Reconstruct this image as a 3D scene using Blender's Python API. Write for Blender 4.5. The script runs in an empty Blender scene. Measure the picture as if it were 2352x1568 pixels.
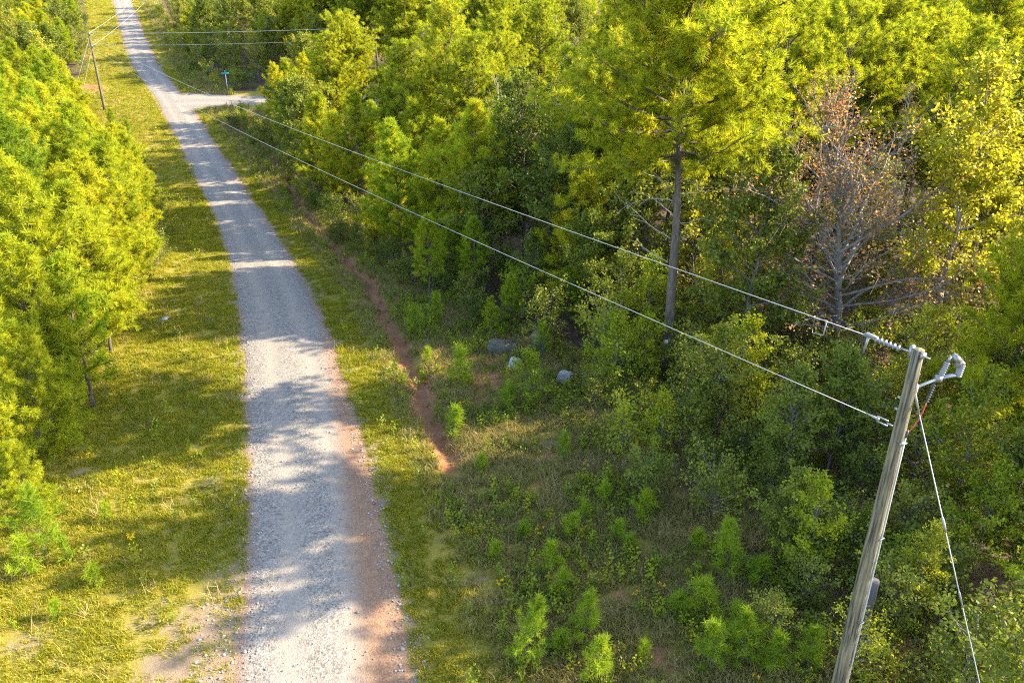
import bpy, math, random
import numpy as np
from mathutils import Vector, Matrix, Quaternion

# ------------------------------------------------------------------ camera, sky, sun, exposure
sc = bpy.context.scene
FPX, TH, CH = 1803.0, math.radians(24.8), 16.0           # focal length in units of a 2352 px wide frame, pitch, height
cam_d = bpy.data.cameras.new('camera'); cam = bpy.data.objects.new('camera', cam_d)
sc.collection.objects.link(cam); sc.camera = cam
cam.location = (0, 0, CH); cam.rotation_euler = (math.pi/2-TH, 0, 0)
cam_d.sensor_width = 36.0; cam_d.lens = 36.0*FPX/2352.0
cam_d.clip_start = 0.1; cam_d.clip_end = 4000

SUN_EL, SUN_AZ = 29.5, 9.0                                # azimuth: degrees from +X towards +Y
world = bpy.data.worlds.new('World'); sc.world = world; world.use_nodes = True
wn = world.node_tree.nodes; wl = world.node_tree.links
sky = wn.new('ShaderNodeTexSky'); sky.sky_type = 'NISHITA'; sky.sun_disc = False
sky.sun_elevation = math.radians(SUN_EL); sky.sun_rotation = math.radians(90-SUN_AZ)
sky.air_density = 1.0; sky.dust_density = 1.0; sky.ozone_density = 1.0
wn['Background'].inputs['Strength'].default_value = 0.15
wl.new(sky.outputs[0], wn['Background'].inputs['Color'])
sd = bpy.data.lights.new('sun', 'SUN'); so = bpy.data.objects.new('sun', sd); sc.collection.objects.link(so)
sd.energy = 4.3; sd.angle = math.radians(0.5); sd.color = (1.0, 0.86, 0.62)
e, a = math.radians(SUN_EL), math.radians(SUN_AZ)
SD = Vector((math.cos(e)*math.cos(a), math.cos(e)*math.sin(a), math.sin(e)))
so.rotation_euler = SD.to_track_quat('Z', 'Y').to_euler(); so.location = (60, 0, 60)
sc.view_settings.view_transform = 'Standard'; sc.view_settings.look = 'None'
sc.view_settings.gamma = 1.0; sc.view_settings.exposure = 2.62
sc.view_settings.use_curve_mapping = False
sc.cycles.max_bounces = 6; sc.cycles.diffuse_bounces = 3; sc.cycles.transmission_bounces = 4
sc.cycles.use_denoising = False; sc.cycles.filter_width = 1.15
sc.cycles.glossy_bounces = 2; sc.cycles.caustics_reflective = False; sc.cycles.caustics_refractive = False

R = np.random.default_rng(7)
random.seed(7)
C = sc.collection

# ------------------------------------------------------------------ mesh helpers
def build_mesh(name, V, F3=None, F4=None, smooth=False):
    """V (n,3); F3 (k,3) and F4 (m,4) index arrays -> mesh"""
    me = bpy.data.meshes.new(name)
    V = np.asarray(V, dtype=np.float32)
    F3 = np.zeros((0, 3), int) if F3 is None else np.asarray(F3, int)
    F4 = np.zeros((0, 4), int) if F4 is None else np.asarray(F4, int)
    n3, n4 = len(F3), len(F4)
    me.vertices.add(len(V)); me.vertices.foreach_set('co', V.ravel())
    me.loops.add(n3*3+n4*4)
    me.loops.foreach_set('vertex_index', np.concatenate([F3.ravel(), F4.ravel()]).astype(np.int32))
    me.polygons.add(n3+n4)
    st = np.concatenate([np.arange(n3)*3, n3*3+np.arange(n4)*4]).astype(np.int32)
    me.polygons.foreach_set('loop_start', st)
    if smooth: me.polygons.foreach_set('use_smooth', np.ones(n3+n4, dtype=bool))
    me.update(calc_edges=True)
    return me

class MB:
    """collects shapes and links them as one mesh object"""
    def __init__(s): s.V = []; s.F3 = []; s.F4 = []; s.n = 0
    def add(s, V, F3=None, F4=None):
        V = np.asarray(V, float).reshape(-1, 3)
        if F3 is not None and len(F3): s.F3.append(np.asarray(F3, int)+s.n)
        if F4 is not None and len(F4): s.F4.append(np.asarray(F4, int)+s.n)
        s.V.append(V); s.n += len(V); return s
    def rings(s, pts, rad, sides=8, cap=True):
        """tube through pts with a radius at each point"""
        pts = np.asarray(pts, float); rad = np.broadcast_to(np.asarray(rad, float), (len(pts),))
        t = np.gradient(pts, axis=0); t /= np.linalg.norm(t, axis=1)[:, None]+1e-9
        ref = np.array([0, 0, 1.0]) if abs(t[:, 2]).mean() < .9 else np.array([1.0, 0, 0])
        u = np.cross(t, ref); u /= np.linalg.norm(u, axis=1)[:, None]+1e-9; w = np.cross(t, u)
        an = np.arange(sides)*2*math.pi/sides
        V = pts[:, None, :]+rad[:, None, None]*(np.cos(an)[None, :, None]*u[:, None, :]+np.sin(an)[None, :, None]*w[:, None, :])
        V = V.reshape(-1, 3); F4 = []
        for i in range(len(pts)-1):
            for j in range(sides):
                k = (j+1) % sides
                F4.append((i*sides+j, i*sides+k, (i+1)*sides+k, (i+1)*sides+j))
        F3 = []
        if cap:
            V = np.vstack([V, pts[0], pts[-1]]); b = len(V)-2
            for j in range(sides):
                k = (j+1) % sides
                F3.append((b, k, j)); F3.append((b+1, (len(pts)-1)*sides+j, (len(pts)-1)*sides+k))
        return s.add(V, F3, F4)
    def box(s, c, size, rot=None):
        c = np.asarray(c, float); h = np.asarray(size, float)/2
        V = np.array([(x, y, z) for x in (-1, 1) for y in (-1, 1) for z in (-1, 1)], float)*h
        if rot is not None: V = V @ np.array(rot.to_matrix()).T
        F = [(0, 1, 3, 2), (4, 6, 7, 5), (0, 4, 5, 1), (2, 3, 7, 6), (0, 2, 6, 4), (1, 5, 7, 3)]
        return s.add(V+c, None, F)
    def mesh(s, name, smooth=False):
        return build_mesh(name, np.vstack(s.V), np.vstack(s.F3) if s.F3 else None, np.vstack(s.F4) if s.F4 else None, smooth)
    def build(s, name, mat, parent=None, smooth=False):
        return link(name, s.mesh(name, smooth), mat, parent)

def link(name, me, mat=None, parent=None):
    o = bpy.data.objects.new(name, me); C.objects.link(o)
    if mat is not None and me is not None:
        if len(me.materials) == 0: me.materials.append(mat)
    if parent is not None: o.parent = parent
    return o
def tag(o, label=None, cat=None, group=None, kind=None):
    if label: o['label'] = label
    if cat: o['category'] = cat
    if group: o['group'] = group
    if kind: o['kind'] = kind
    return o
def empty(name, loc, rz=0, sc_=1.0, tilt=(0, 0)):
    o = bpy.data.objects.new(name, None); C.objects.link(o); o.empty_display_size = .3
    o.location = loc; o.rotation_euler = (tilt[0], tilt[1], rz); o.scale = (sc_,)*3 if np.isscalar(sc_) else sc_
    return o
def nrm(v): return v/(np.linalg.norm(v, axis=-1, keepdims=True)+1e-9)
def hash_noise(x, y, s=1.0, seed=0):
    """smooth value noise on arrays"""
    x = np.asarray(x, float)/s; y = np.asarray(y, float)/s
    xi = np.floor(x).astype(np.int64); yi = np.floor(y).astype(np.int64); fx = x-xi; fy = y-yi
    fx = fx*fx*(3-2*fx); fy = fy*fy*(3-2*fy)
    def h(i, j):
        n = (i*374761393+j*668265263+seed*1442695041) & 0x7fffffff
        n = ((n ^ (n >> 13))*1274126177) & 0x7fffffff
        return ((n ^ (n >> 16)) & 0xffff)/65535.0
    return (h(xi, yi)*(1-fx)+h(xi+1, yi)*fx)*(1-fy)+(h(xi, yi+1)*(1-fx)+h(xi+1, yi+1)*fx)*fy

# ------------------------------------------------------------------ terrain
PY = np.array([-60, 25, 38, 45, 60, 75, 92, 112, 132, 160, 185, 215, 260, 400, 3000.])
PZ = np.array([0, 0, 0, -.6, -1.9, -2.4, -1.7, .6, 3.2, 6.5, 10, 13.5, 16, 17, 17.])
_yy = np.linspace(-60, 3000, 12241); _zz = np.interp(_yy, PY, PZ)
_k = np.hanning(41); _k /= _k.sum(); _zs = np.convolve(np.pad(_zz, 20, mode='edge'), _k, 'valid')
def prof(Y): return np.interp(Y, _yy, _zs)
CY = np.array([-60, 0, 14.3, 16.8, 20.6, 26, 29.5, 33.9, 37.6, 44, 49.4, 56, 63.5, 75, 92.8, 112.8, 133, 161.7, 198, 240, 400, 3000])
CX = np.array([10, -2.2, -4.7, -5.25, -6.3, -8.0, -9.2, -10.7, -12.0, -14.45, -16.6, -19.3, -22.5, -27.9, -36.6, -47.2, -58.9, -72.9, -90.3, -111, -180, -900])
_xs = np.convolve(np.pad(np.interp(_yy, CY, CX), 10, mode='edge'), np.hanning(21)/np.hanning(21).sum(), 'valid')
def xc(Y): return np.interp(Y, _yy, _xs)
DY = np.array([14, 20, 24.5, 27.7, 30.3, 34.35, 38.2, 44, 50.6, 57.5, 68.2, 80.2, 95, 101])
DX = np.array([-.2, -1.2, -2.34, -3.37, -4.1, -5.38, -6.8, -8.49, -11.37, -14.42, -18.75, -23.47, -31, -35.5])
def ditch_d(X, Y): return np.abs(X-np.interp(Y, DY, DX)-.12*np.sin(Y*1.3)-.08*np.sin(Y*3.1))
def ground(X, Y):
    X = np.asarray(X, float); Y = np.asarray(Y, float)
    z = prof(Y)
    d = X-xc(Y); off = np.clip((np.abs(d)-2.6)/3, 0, 1)
    side = (Y > 98) & (Y < 122) & (d > 0)
    off = np.where(side, off*np.clip(np.abs(Y-112)/12-.6, 0, 1), off)
    z = z+off*((hash_noise(X, Y, 5, 1)-.5)*.28+(hash_noise(X, Y, 1.6, 2)-.5)*.10)
    dd = ditch_d(X, Y); depth = .42*np.clip((Y-21)/5, 0, 1)*np.clip((98-Y)/6, 0, 1)
    z = z-depth*np.exp(-(dd/.55)**2)
    rise = np.clip((X-np.interp(Y, DY, DX)-.8)/7, 0, 1)*np.clip((100-Y)/8, 0, 1)
    return z+rise*rise*.5
def at(px, py):
    """the ground point seen at pixel (px, py) of the 2352 px wide frame"""
    u = (px-1176)/FPX; v = (py-784)/FPX
    d = np.array([u, math.cos(TH)-v*math.sin(TH), -math.sin(TH)-v*math.cos(TH)])
    t = np.arange(8, 330, .05); P = d[None, :]*t[:, None]
    hit = np.nonzero(P[:, 2]+CH <= ground(P[:, 0], P[:, 1]))[0]
    p = P[hit[0]] if len(hit) else P[-1]
    return float(p[0]), float(p[1]), float(p[2]+CH)
def gz(x, y): return float(ground(np.array([x]), np.array([y]))[0])

# ------------------------------------------------------------------ materials
def mat(name):
    m = bpy.data.materials.new(name); m.use_nodes = True
    nt = m.node_tree; nt.nodes.clear(); return m, nt, nt.nodes, nt.links
def N(nodes, typ, **kw):
    n = nodes.new(typ)
    for k, v in kw.items(): setattr(n, k, v)
    return n
def ramp(nodes, stops, interp='LINEAR'):
    r = nodes.new('ShaderNodeValToRGB'); cr = r.color_ramp; cr.interpolation = interp
    while len(cr.elements) < len(stops): cr.elements.new(.5)
    for el, (p, c) in zip(cr.elements, stops): el.position = p; el.color = (*c, 1)
    return r
def noise(nodes, links, vec, scale, detail=4, rough=.6):
    n = nodes.new('ShaderNodeTexNoise'); n.inputs['Scale'].default_value = scale
    n.inputs['Detail'].default_value = detail; n.inputs['Roughness'].default_value = rough
    if vec is not None: links.new(vec, n.inputs['Vector'])
    return n
def math_(nodes, links, op, a, b=None, clamp=False):
    n = nodes.new('ShaderNodeMath'); n.operation = op; n.use_clamp = clamp
    for i, x in enumerate((a, b)):
        if x is None: continue
        if isinstance(x, (int, float)): n.inputs[i].default_value = x
        else: links.new(x, n.inputs[i])
    return n.outputs[0]
def mix(nodes, links, fac, c1, c2, blend='MIX'):
    n = nodes.new('ShaderNodeMix'); n.data_type = 'RGBA'; n.blend_type = blend
    if isinstance(fac, (int, float)): n.inputs[0].default_value = fac
    else: links.new(fac, n.inputs[0])
    for i, c in ((6, c1), (7, c2)):
        if isinstance(c, tuple): n.inputs[i].default_value = (*c, 1)
        else: links.new(c, n.inputs[i])
    return n.outputs[2]

def leaf_mat(name, stops, trans=.45, gloss=.06, rough=.45, tint=(1.0, 1.0, 1.0), obj=.45):
    """thin leaf: colour differs from leaf to leaf and from plant to plant"""
    m, nt, n, l = mat(name)
    geo = n.new('ShaderNodeNewGeometry'); oi = n.new('ShaderNodeObjectInfo')
    ta = n.new('ShaderNodeAttribute'); ta.attribute_name = 'tuft'                                  # one value for each twig or tuft
    f = math_(n, l, 'ADD', math_(n, l, 'MULTIPLY', geo.outputs['Random Per Island'], (1-obj)*.4), math_(n, l, 'MULTIPLY', oi.outputs['Random'], obj))
    f = math_(n, l, 'ADD', f, math_(n, l, 'MULTIPLY', ta.outputs['Fac'], (1-obj)*.6))
    tc = n.new('ShaderNodeTexCoord'); cn = noise(n, l, tc.outputs['Object'], .9, 3, .6)
    f = math_(n, l, 'ADD', f, math_(n, l, 'MULTIPLY', math_(n, l, 'SUBTRACT', cn.outputs[0], .5), .9), True)
    r = ramp(n, stops); l.new(f, r.inputs[0])
    dif = n.new('ShaderNodeBsdfDiffuse'); l.new(r.outputs[0], dif.inputs['Color'])
    tr = n.new('ShaderNodeBsdfTranslucent')
    tc = mix(n, l, 1.0, r.outputs[0], tint, 'MULTIPLY'); l.new(tc, tr.inputs['Color'])
    m1 = n.new('ShaderNodeMixShader'); m1.inputs[0].default_value = trans
    l.new(dif.outputs[0], m1.inputs[1]); l.new(tr.outputs[0], m1.inputs[2])
    gl = n.new('ShaderNodeBsdfGlossy'); gl.inputs['Roughness'].default_value = rough; gl.inputs['Color'].default_value = (1, .93, .7, 1)
    m2 = n.new('ShaderNodeMixShader'); m2.inputs[0].default_value = gloss*.4
    l.new(m1.outputs[0], m2.inputs[1]); l.new(gl.outputs[0], m2.inputs[2])
    out = n.new('ShaderNodeOutputMaterial'); l.new(m2.outputs[0], out.inputs['Surface'])
    return m
def rough_mat(name, stops, scale=6, stretch=(1, 1, 1), rough=.85, bump=.3, metal=0, detail=6, spec=.3, obj=0.0):
    m, nt, n, l = mat(name)
    tc = n.new('ShaderNodeTexCoord'); mp = n.new('ShaderNodeMapping'); mp.inputs['Scale'].default_value = stretch
    l.new(tc.outputs['Object'], mp.inputs['Vector'])
    ns = noise(n, l, mp.outputs[0], scale, detail, .65)
    f = ns.outputs[0]
    if obj:
        oi = n.new('ShaderNodeObjectInfo'); f = math_(n, l, 'ADD', f, math_(n, l, 'MULTIPLY', math_(n, l, 'SUBTRACT', oi.outputs['Random'], .5), obj))
    r = ramp(n, stops); l.new(f, r.inputs[0])
    b = n.new('ShaderNodeBsdfPrincipled'); l.new(r.outputs[0], b.inputs['Base Color'])
    b.inputs['Roughness'].default_value = rough; b.inputs['Metallic'].default_value = metal
    b.inputs['Specular IOR Level'].default_value = spec
    if bump:
        bp = n.new('ShaderNodeBump'); bp.inputs['Strength'].default_value = bump; bp.inputs['Distance'].default_value = .03
        l.new(ns.outputs[0], bp.inputs['Height']); l.new(bp.outputs[0], b.inputs['Normal'])
    out = n.new('ShaderNodeOutputMaterial'); l.new(b.outputs[0], out.inputs['Surface'])
    return m

M = {}
M['needle'] = leaf_mat('pine_needle', [(.0, (.055, .11, .014)), (.35, (.19, .27, .012)), (.65, (.28, .33, .014)), (.9, (.34, .33, .016)), (1, (.40, .26, .03))], .55, .02, .5, (1.25, 1.15, .7))
M['needle_warm'] = leaf_mat('pine_needle_warm', [(.0, (.12, .17, .012)), (.4, (.29, .325, .014)), (.75, (.395, .39, .016)), (1, (.46, .34, .03))], .55, .02, .5, (1.22, 1.15, .7))
M['needle_tall'] = leaf_mat('tall_pine_needle', [(.0, (.08, .12, .010)), (.3, (.17, .215, .012)), (.6, (.30, .325, .014)), (.85, (.385, .375, .016)), (1, (.46, .33, .03))], .55, .02, .5, (1.2, 1.15, .7), .2)
M['needle_young'] = leaf_mat('seedling_needle', [(.0, (.11, .19, .010)), (.5, (.20, .28, .012)), (1, (.28, .34, .015))], .5, .03, .5, (1.2, 1.15, .7))
M['leaf_gold'] = leaf_mat('leaf_gold_green', [(0, (.10, .14, .012)), (.4, (.20, .23, .014)), (.75, (.31, .31, .02)), (1, (.42, .37, .05))], .45, .03, .45, (1.2, 1.1, .6))
M['leaf_dark'] = leaf_mat('leaf_dark_green', [(0, (.06, .085, .012)), (.5, (.11, .14, .016)), (.9, (.18, .18, .022)), (1, (.30, .20, .04))], .38, .04, .5, (1.1, 1.1, .7))
M['leaf_maple'] = leaf_mat('leaf_bright_green', [(0, (.12, .18, .012)), (.5, (.22, .27, .014)), (.85, (.31, .33, .016)), (1, (.42, .32, .03))], .5, .02, .6, (1.2, 1.1, .6))
M['leaf_olive'] = leaf_mat('leaf_olive', [(0, (.08, .115, .014)), (.5, (.15, .18, .018)), (.85, (.22, .22, .022)), (.94, (.32, .24, .03)), (1, (.33, .14, .04))], .42, .04, .5, (1.15, 1.1, .7))
M['leaf_rust'] = leaf_mat('leaf_rust', [(0, (.18, .08, .04)), (.35, (.32, .15, .06)), (.6, (.44, .27, .05)), (.85, (.28, .26, .05)), (.94, (.5, .09, .04)), (1, (.55, .05, .02))], .4, .06, .5, (1.2, 1, .8), .1)
M['bark_pine'] = rough_mat('pine_bark', [(.25, (.03, .023, .019)), (.5, (.085, .067, .056)), (.75, (.15, .122, .105))], 9, (1, 1, .25), .95, .9)
M['bark_pale'] = rough_mat('pale_bark', [(.25, (.12, .105, .09)), (.5, (.25, .225, .195)), (.75, (.40, .37, .33))], 8, (1, 1, .4), .95, .6)
M['bark_grey'] = rough_mat('grey_bark', [(.25, (.05, .045, .04)), (.5, (.13, .115, .10)), (.75, (.22, .20, .18))], 8, (1, 1, .4), .95, .6)
M['bark_ash'] = rough_mat('ash_bark', [(.25, (.085, .074, .066)), (.5, (.18, .16, .145)), (.75, (.30, .275, .25))], 8, (1, 1, .4), .95, .6)
M['pole_wood'] = rough_mat('pole_wood', [(.36, (.018, .016, .012)), (.45, (.070, .062, .042)), (.54, (.135, .118, .074)), (.66, (.21, .178, .11))], 26, (1, 1, .04), .9, .6, detail=8)
M['stub_wood'] = rough_mat('stub_wood', [(.2, (.03, .027, .027)), (.5, (.075, .068, .068)), (.8, (.13, .12, .12))], 14, (1, 1, .07), .9, .6)
M['metal'] = rough_mat('galvanised_metal', [(.3, (.17, .178, .19)), (.7, (.27, .28, .30))], 20, rough=.45, metal=.6, bump=.05)
M['wire'] = rough_mat('aluminium_wire', [(.3, (.23, .235, .25)), (.7, (.32, .325, .34))], 12, rough=.5, metal=.25, bump=0)
M['steel_wire'] = rough_mat('steel_wire', [(.3, (.30, .29, .28)), (.7, (.48, .47, .45))], 12, rough=.5, metal=.4, bump=0)
M['porcelain'] = rough_mat('grey_porcelain', [(.3, (.13, .138, .15)), (.7, (.21, .22, .235))], 14, rough=.3, bump=0, spec=.5)
M['rubber'] = rough_mat('dark_rubber', [(.3, (.025, .025, .03)), (.7, (.06, .06, .07))], 14, rough=.6, bump=0)
M['red'] = rough_mat('red_lead', [(.3, (.35, .03, .04)), (.7, (.5, .06, .07))], 14, rough=.5, bump=0)
M['conduit'] = rough_mat('pale_conduit', [(.3, (.26, .265, .27)), (.7, (.36, .365, .37))], 9, (1, 1, .2), .45, .05)
M['white'] = rough_mat('white_paint', [(.3, (.45, .45, .44)), (.7, (.55, .55, .54))], 20, rough=.6, bump=0)
M['sign_green'] = rough_mat('sign_green', [(.3, (.02, .20, .16)), (.7, (.03, .28, .22))], 10, rough=.4, bump=0)
M['flower'] = leaf_mat('yellow_flower', [(0, (.75, .42, .01)), (1, (.9, .6, .02))], .3, .02)

def granite(name, lo, hi):
    m, nt, n, l = mat(name)
    tc = n.new('ShaderNodeTexCoord')
    a_ = noise(n, l, tc.outputs['Object'], 2.2, 8, .7); b_ = noise(n, l, tc.outputs['Object'], 14, 6, .7)
    r = ramp(n, [(.3, tuple(x*.45 for x in lo)), (.45, lo), (.65, hi)]); l.new(mix(n, l, .45, a_.outputs[0], b_.outputs[0]), r.inputs[0])
    b = n.new('ShaderNodeBsdfPrincipled'); l.new(r.outputs[0], b.inputs['Base Color']); b.inputs['Roughness'].default_value = .9
    bp = n.new('ShaderNodeBump'); bp.inputs['Strength'].default_value = .7; bp.inputs['Distance'].default_value = .06
    l.new(b_.outputs[0], bp.inputs['Height']); l.new(bp.outputs[0], b.inputs['Normal'])
    l.new(b.outputs[0], n.new('ShaderNodeOutputMaterial').inputs['Surface']); return m
M['granite_pale'] = granite('granite_pale', (.22, .215, .21), (.46, .45, .44))
M['granite_grey'] = granite('granite_grey', (.05, .047, .032), (.105, .10, .072))

def ground_material():
    m, nt, n, l = mat('ground')
    tc = n.new('ShaderNodeTexCoord'); P = tc.outputs['Object']
    def attr(nm): x = n.new('ShaderNodeAttribute'); x.attribute_name = nm; return x.outputs['Fac']
    big = noise(n, l, P, .35, 4, .6).outputs[0]; mid = noise(n, l, P, 1.7, 5, .65).outputs[0]; fine = noise(n, l, P, 12, 5, .7).outputs[0]; tiny = noise(n, l, P, 45, 3, .7).outputs[0]
    g = ramp(n, [(.25, (.09, .08, .018)), (.45, (.17, .145, .022)), (.6, (.23, .175, .03)), (.8, (.26, .175, .05))])
    l.new(mix(n, l, .5, mix(n, l, .5, big, mid), mix(n, l, .5, fine, tiny)), g.inputs[0])
    clay = ramp(n, [(.3, (.15, .06, .029)), (.5, (.245, .105, .05)), (.75, (.33, .17, .09))]); l.new(mix(n, l, .5, mid, fine), clay.inputs[0])
    sand = ramp(n, [(.3, (.13, .085, .05)), (.5, (.20, .142, .09)), (.75, (.26, .195, .135))]); l.new(mix(n, l, .55, mid, tiny), sand.inputs[0])
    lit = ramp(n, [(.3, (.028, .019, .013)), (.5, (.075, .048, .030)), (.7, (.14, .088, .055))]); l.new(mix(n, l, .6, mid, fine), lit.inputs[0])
    def edge(a_, lo, hi, amp):
        s = math_(n, l, 'ADD', a_, math_(n, l, 'MULTIPLY', math_(n, l, 'SUBTRACT', mix(n, l, .5, mid, fine), .5), amp))
        mr = n.new('ShaderNodeMapRange'); mr.interpolation_type = 'SMOOTHSTEP'
        mr.inputs['From Min'].default_value = lo; mr.inputs['From Max'].default_value = hi; l.new(s, mr.inputs['Value']); return mr.outputs[0]
    c = mix(n, l, edge(attr('sand'), .38, .75, 1.7), g.outputs[0], sand.outputs[0])
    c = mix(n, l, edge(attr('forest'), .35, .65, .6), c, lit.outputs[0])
    c = mix(n, l, edge(attr('clay'), .42, .66, 1.7), c, clay.outputs[0])
    b = n.new('ShaderNodeBsdfPrincipled'); l.new(c, b.inputs['Base Color']); b.inputs['Roughness'].default_value = .95; b.inputs['Specular IOR Level'].default_value = .15
    bp = n.new('ShaderNodeBump'); bp.inputs['Strength'].default_value = .8; bp.inputs['Distance'].default_value = .06
    l.new(mix(n, l, .5, fine, tiny), bp.inputs['Height']); l.new(bp.outputs[0], b.inputs['Normal'])
    l.new(b.outputs[0], n.new('ShaderNodeOutputMaterial').inputs['Surface']); return m
def gravel_material(name, is_main=True):
    m, nt, n, l = mat(name)
    tc = n.new('ShaderNodeTexCoord'); P = tc.outputs['Object']
    at_ = n.new('ShaderNodeAttribute'); at_.attribute_name = 'lat'; lat = at_.outputs['Fac']        # metres from the centre line
    ay = n.new('ShaderNodeAttribute'); ay.attribute_name = 'along'; along = ay.outputs['Fac']
    v = n.new('ShaderNodeTexVoronoi'); v.inputs['Scale'].default_value = 26; l.new(P, v.inputs['Vector'])
    v2 = n.new('ShaderNodeTexVoronoi'); v2.inputs['Scale'].default_value = 11; l.new(P, v2.inputs['Vector'])
    mid = noise(n, l, P, 1.1, 5, .65).outputs[0]; fine = noise(n, l, P, 9, 5, .7).outputs[0]
    sep = n.new('ShaderNodeSeparateColor'); l.new(v.outputs['Color'], sep.inputs[0])
    sep2 = n.new('ShaderNodeSeparateColor'); l.new(v2.outputs['Color'], sep2.inputs[0])
    stone = ramp(n, [(.0, (.045, .039, .032)), (.25, (.122, .107, .090)), (.6, (.185, .164, .140)), (1, (.29, .262, .23))]); l.new(mix(n, l, .35, sep.outputs[0], sep2.outputs[1]), stone.inputs[0])
    dust = ramp(n, [(.3, (.185, .153, .122)), (.7, (.265, .226, .187))]); l.new(fine, dust.inputs[0])
    # two beaten wheel tracks carry more dust than the loose crown between them
    wob = math_(n, l, 'MULTIPLY', math_(n, l, 'SUBTRACT', mid, .5), .9)
    tr = math_(n, l, 'ABSOLUTE', math_(n, l, 'SUBTRACT', math_(n, l, 'ABSOLUTE', math_(n, l, 'ADD', lat, wob)), .85))
    trf = n.new('ShaderNodeMapRange'); trf.inputs['From Min'].default_value = .55; trf.inputs['From Max'].default_value = .1; l.new(tr, trf.inputs['Value'])
    c = mix(n, l, math_(n, l, 'ADD', math_(n, l, 'MULTIPLY', trf.outputs[0], .7), .12), stone.outputs[0], dust.outputs[0])
    # dark crumbs on the crown
    cr = n.new('ShaderNodeMapRange'); cr.inputs['From Min'].default_value = .58; cr.inputs['From Max'].default_value = .70
    l.new(noise(n, l, P, 5.5, 6, .75).outputs[0], cr.inputs['Value'])
    c = mix(n, l, math_(n, l, 'MULTIPLY', cr.outputs[0], .75), c, (.06, .055, .05))
    soil = ramp(n, [(.3, (.125, .068, .040)), (.5, (.195, .115, .070)), (.75, (.255, .168, .110))]); l.new(mix(n, l, .22, mix(n, l, .5, mid, fine), sep.outputs[1]), soil.inputs[0])
    def band(x, lo, hi):
        mr = n.new('ShaderNodeMapRange'); mr.interpolation_type = 'SMOOTHSTEP'; mr.inputs['From Min'].default_value = lo; mr.inputs['From Max'].default_value = hi
        l.new(math_(n, l, 'ADD', x, math_(n, l, 'MULTIPLY', math_(n, l, 'SUBTRACT', mix(n, l, .5, mid, fine), .5), 1.1)), mr.inputs['Value']); return mr.outputs[0]
    if is_main:
        nearf = n.new('ShaderNodeMapRange'); nearf.inputs['From Min'].default_value = 36; nearf.inputs['From Max'].default_value = 20; l.new(along, nearf.inputs['Value'])
        sh = math_(n, l, 'ADD', lat, math_(n, l, 'MULTIPLY', nearf.outputs[0], .95))      # the right shoulder is wider close by
        c = mix(n, l, band(sh, 1.45, 2.35), c, soil.outputs[0])
        c = mix(n, l, band(math_(n, l, 'MULTIPLY', lat, -1), 1.75, 2.5), c, soil.outputs[0])
    else:
        c = mix(n, l, band(math_(n, l, 'ABSOLUTE', lat), 2.0, 2.5), c, soil.outputs[0])
    b = n.new('ShaderNodeBsdfPrincipled'); l.new(c, b.inputs['Base Color']); b.inputs['Roughness'].default_value = .95; b.inputs['Specular IOR Level'].default_value = .1
    bp = n.new('ShaderNodeBump'); bp.inputs['Strength'].default_value = .8; bp.inputs['Distance'].default_value = .03
    l.new(mix(n, l, .6, v.outputs['Distance'], fine), bp.inputs['Height']); l.new(bp.outputs[0], b.inputs['Normal'])
    l.new(b.outputs[0], n.new('ShaderNodeOutputMaterial').inputs['Surface']); return m

# ------------------------------------------------------------------ the ground sheet
def forest_edge(Y):
    """metres to the right of the road's centre where the trees begin"""
    return np.interp(Y, [0, 14, 20, 26, 32, 38, 45, 55, 80, 96, 101, 124, 130, 200], [11.5, 11.8, 12, 13, 12.5, 10.5, 8.6, 8.0, 7.6, 8.5, 9, 9, 8, 8])
def left_edge(Y):
    return np.interp(Y, [0, 20, 30, 36, 45, 60, 85, 92, 104, 112, 122, 130, 150, 200], [-10.5, -10, -8.3, -7.6, -7.2, -7.0, -7.4, -9, -12, -13, -11.5, -8.5, -7.5, -7.5])
SAND = [at(*p)[:2]+(r,) for p, r in [((480, 1440), 1.5), ((400, 1530), 1.2), ((350, 1420), .8), ((300, 1360), .35), ((520, 1330), .8), ((520, 1520), 1.3), ((480, 1110), .7), ((60, 1480), .8),
        ((390, 1220), .25), ((398, 1180), .25), ((385, 1300), .25), ((375, 1380), .25), ((410, 1120), .22), ((180, 1090), .6), ((1270, 1020), .7), ((1100, 1330), .5)]]
CLAYP = [at(*p)[:2]+(r,) for p, r in [((1110, 870), 1.3), ((1130, 830), .9), ((1100, 920), .8), ((1150, 930), .7), ((1250, 1050), .7), ((1000, 1020), .6), ((1240, 1110), .5), ((1520, 1520), .9), ((1420, 1370), .4),
        ((640, 420), 1.2), ((690, 470), 1.3), ((790, 570), .9), ((810, 600), .8), ((190, 130), 1.5), ((205, 200), 2.2), ((225, 210), 1.4), ((830, 690), .7), ((1300, 1300), .5)]]
def spots(X, Y, L):
    f = np.zeros_like(X)
    for (x, y, r) in L: f = np.maximum(f, np.exp(-(((X-x)**2+(Y-y)**2)/(1.3*r*r)))*(.68 if r < 1.15 else .85))
    return f
ys = np.concatenate([np.arange(-40, 12, 2), np.arange(12, 48, .22), np.arange(48, 100, .45), np.arange(100, 220, 1.2), np.arange(220, 500, 10), np.geomspace(500, 2600, 18)])
ds = np.concatenate([-np.geomspace(1500, 45, 14), np.arange(-44, -22, 2.), np.arange(-22, -12, .6), np.arange(-12, 22, .22), np.arange(22, 46, 1.2), np.geomspace(46, 1500, 16)])
DD, YY = np.meshgrid(ds, ys); XX = xc(YY)+DD; ZZ = ground(XX, YY)
nr, nc = XX.shape
idx = np.arange(nr*nc).reshape(nr, nc)
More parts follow.
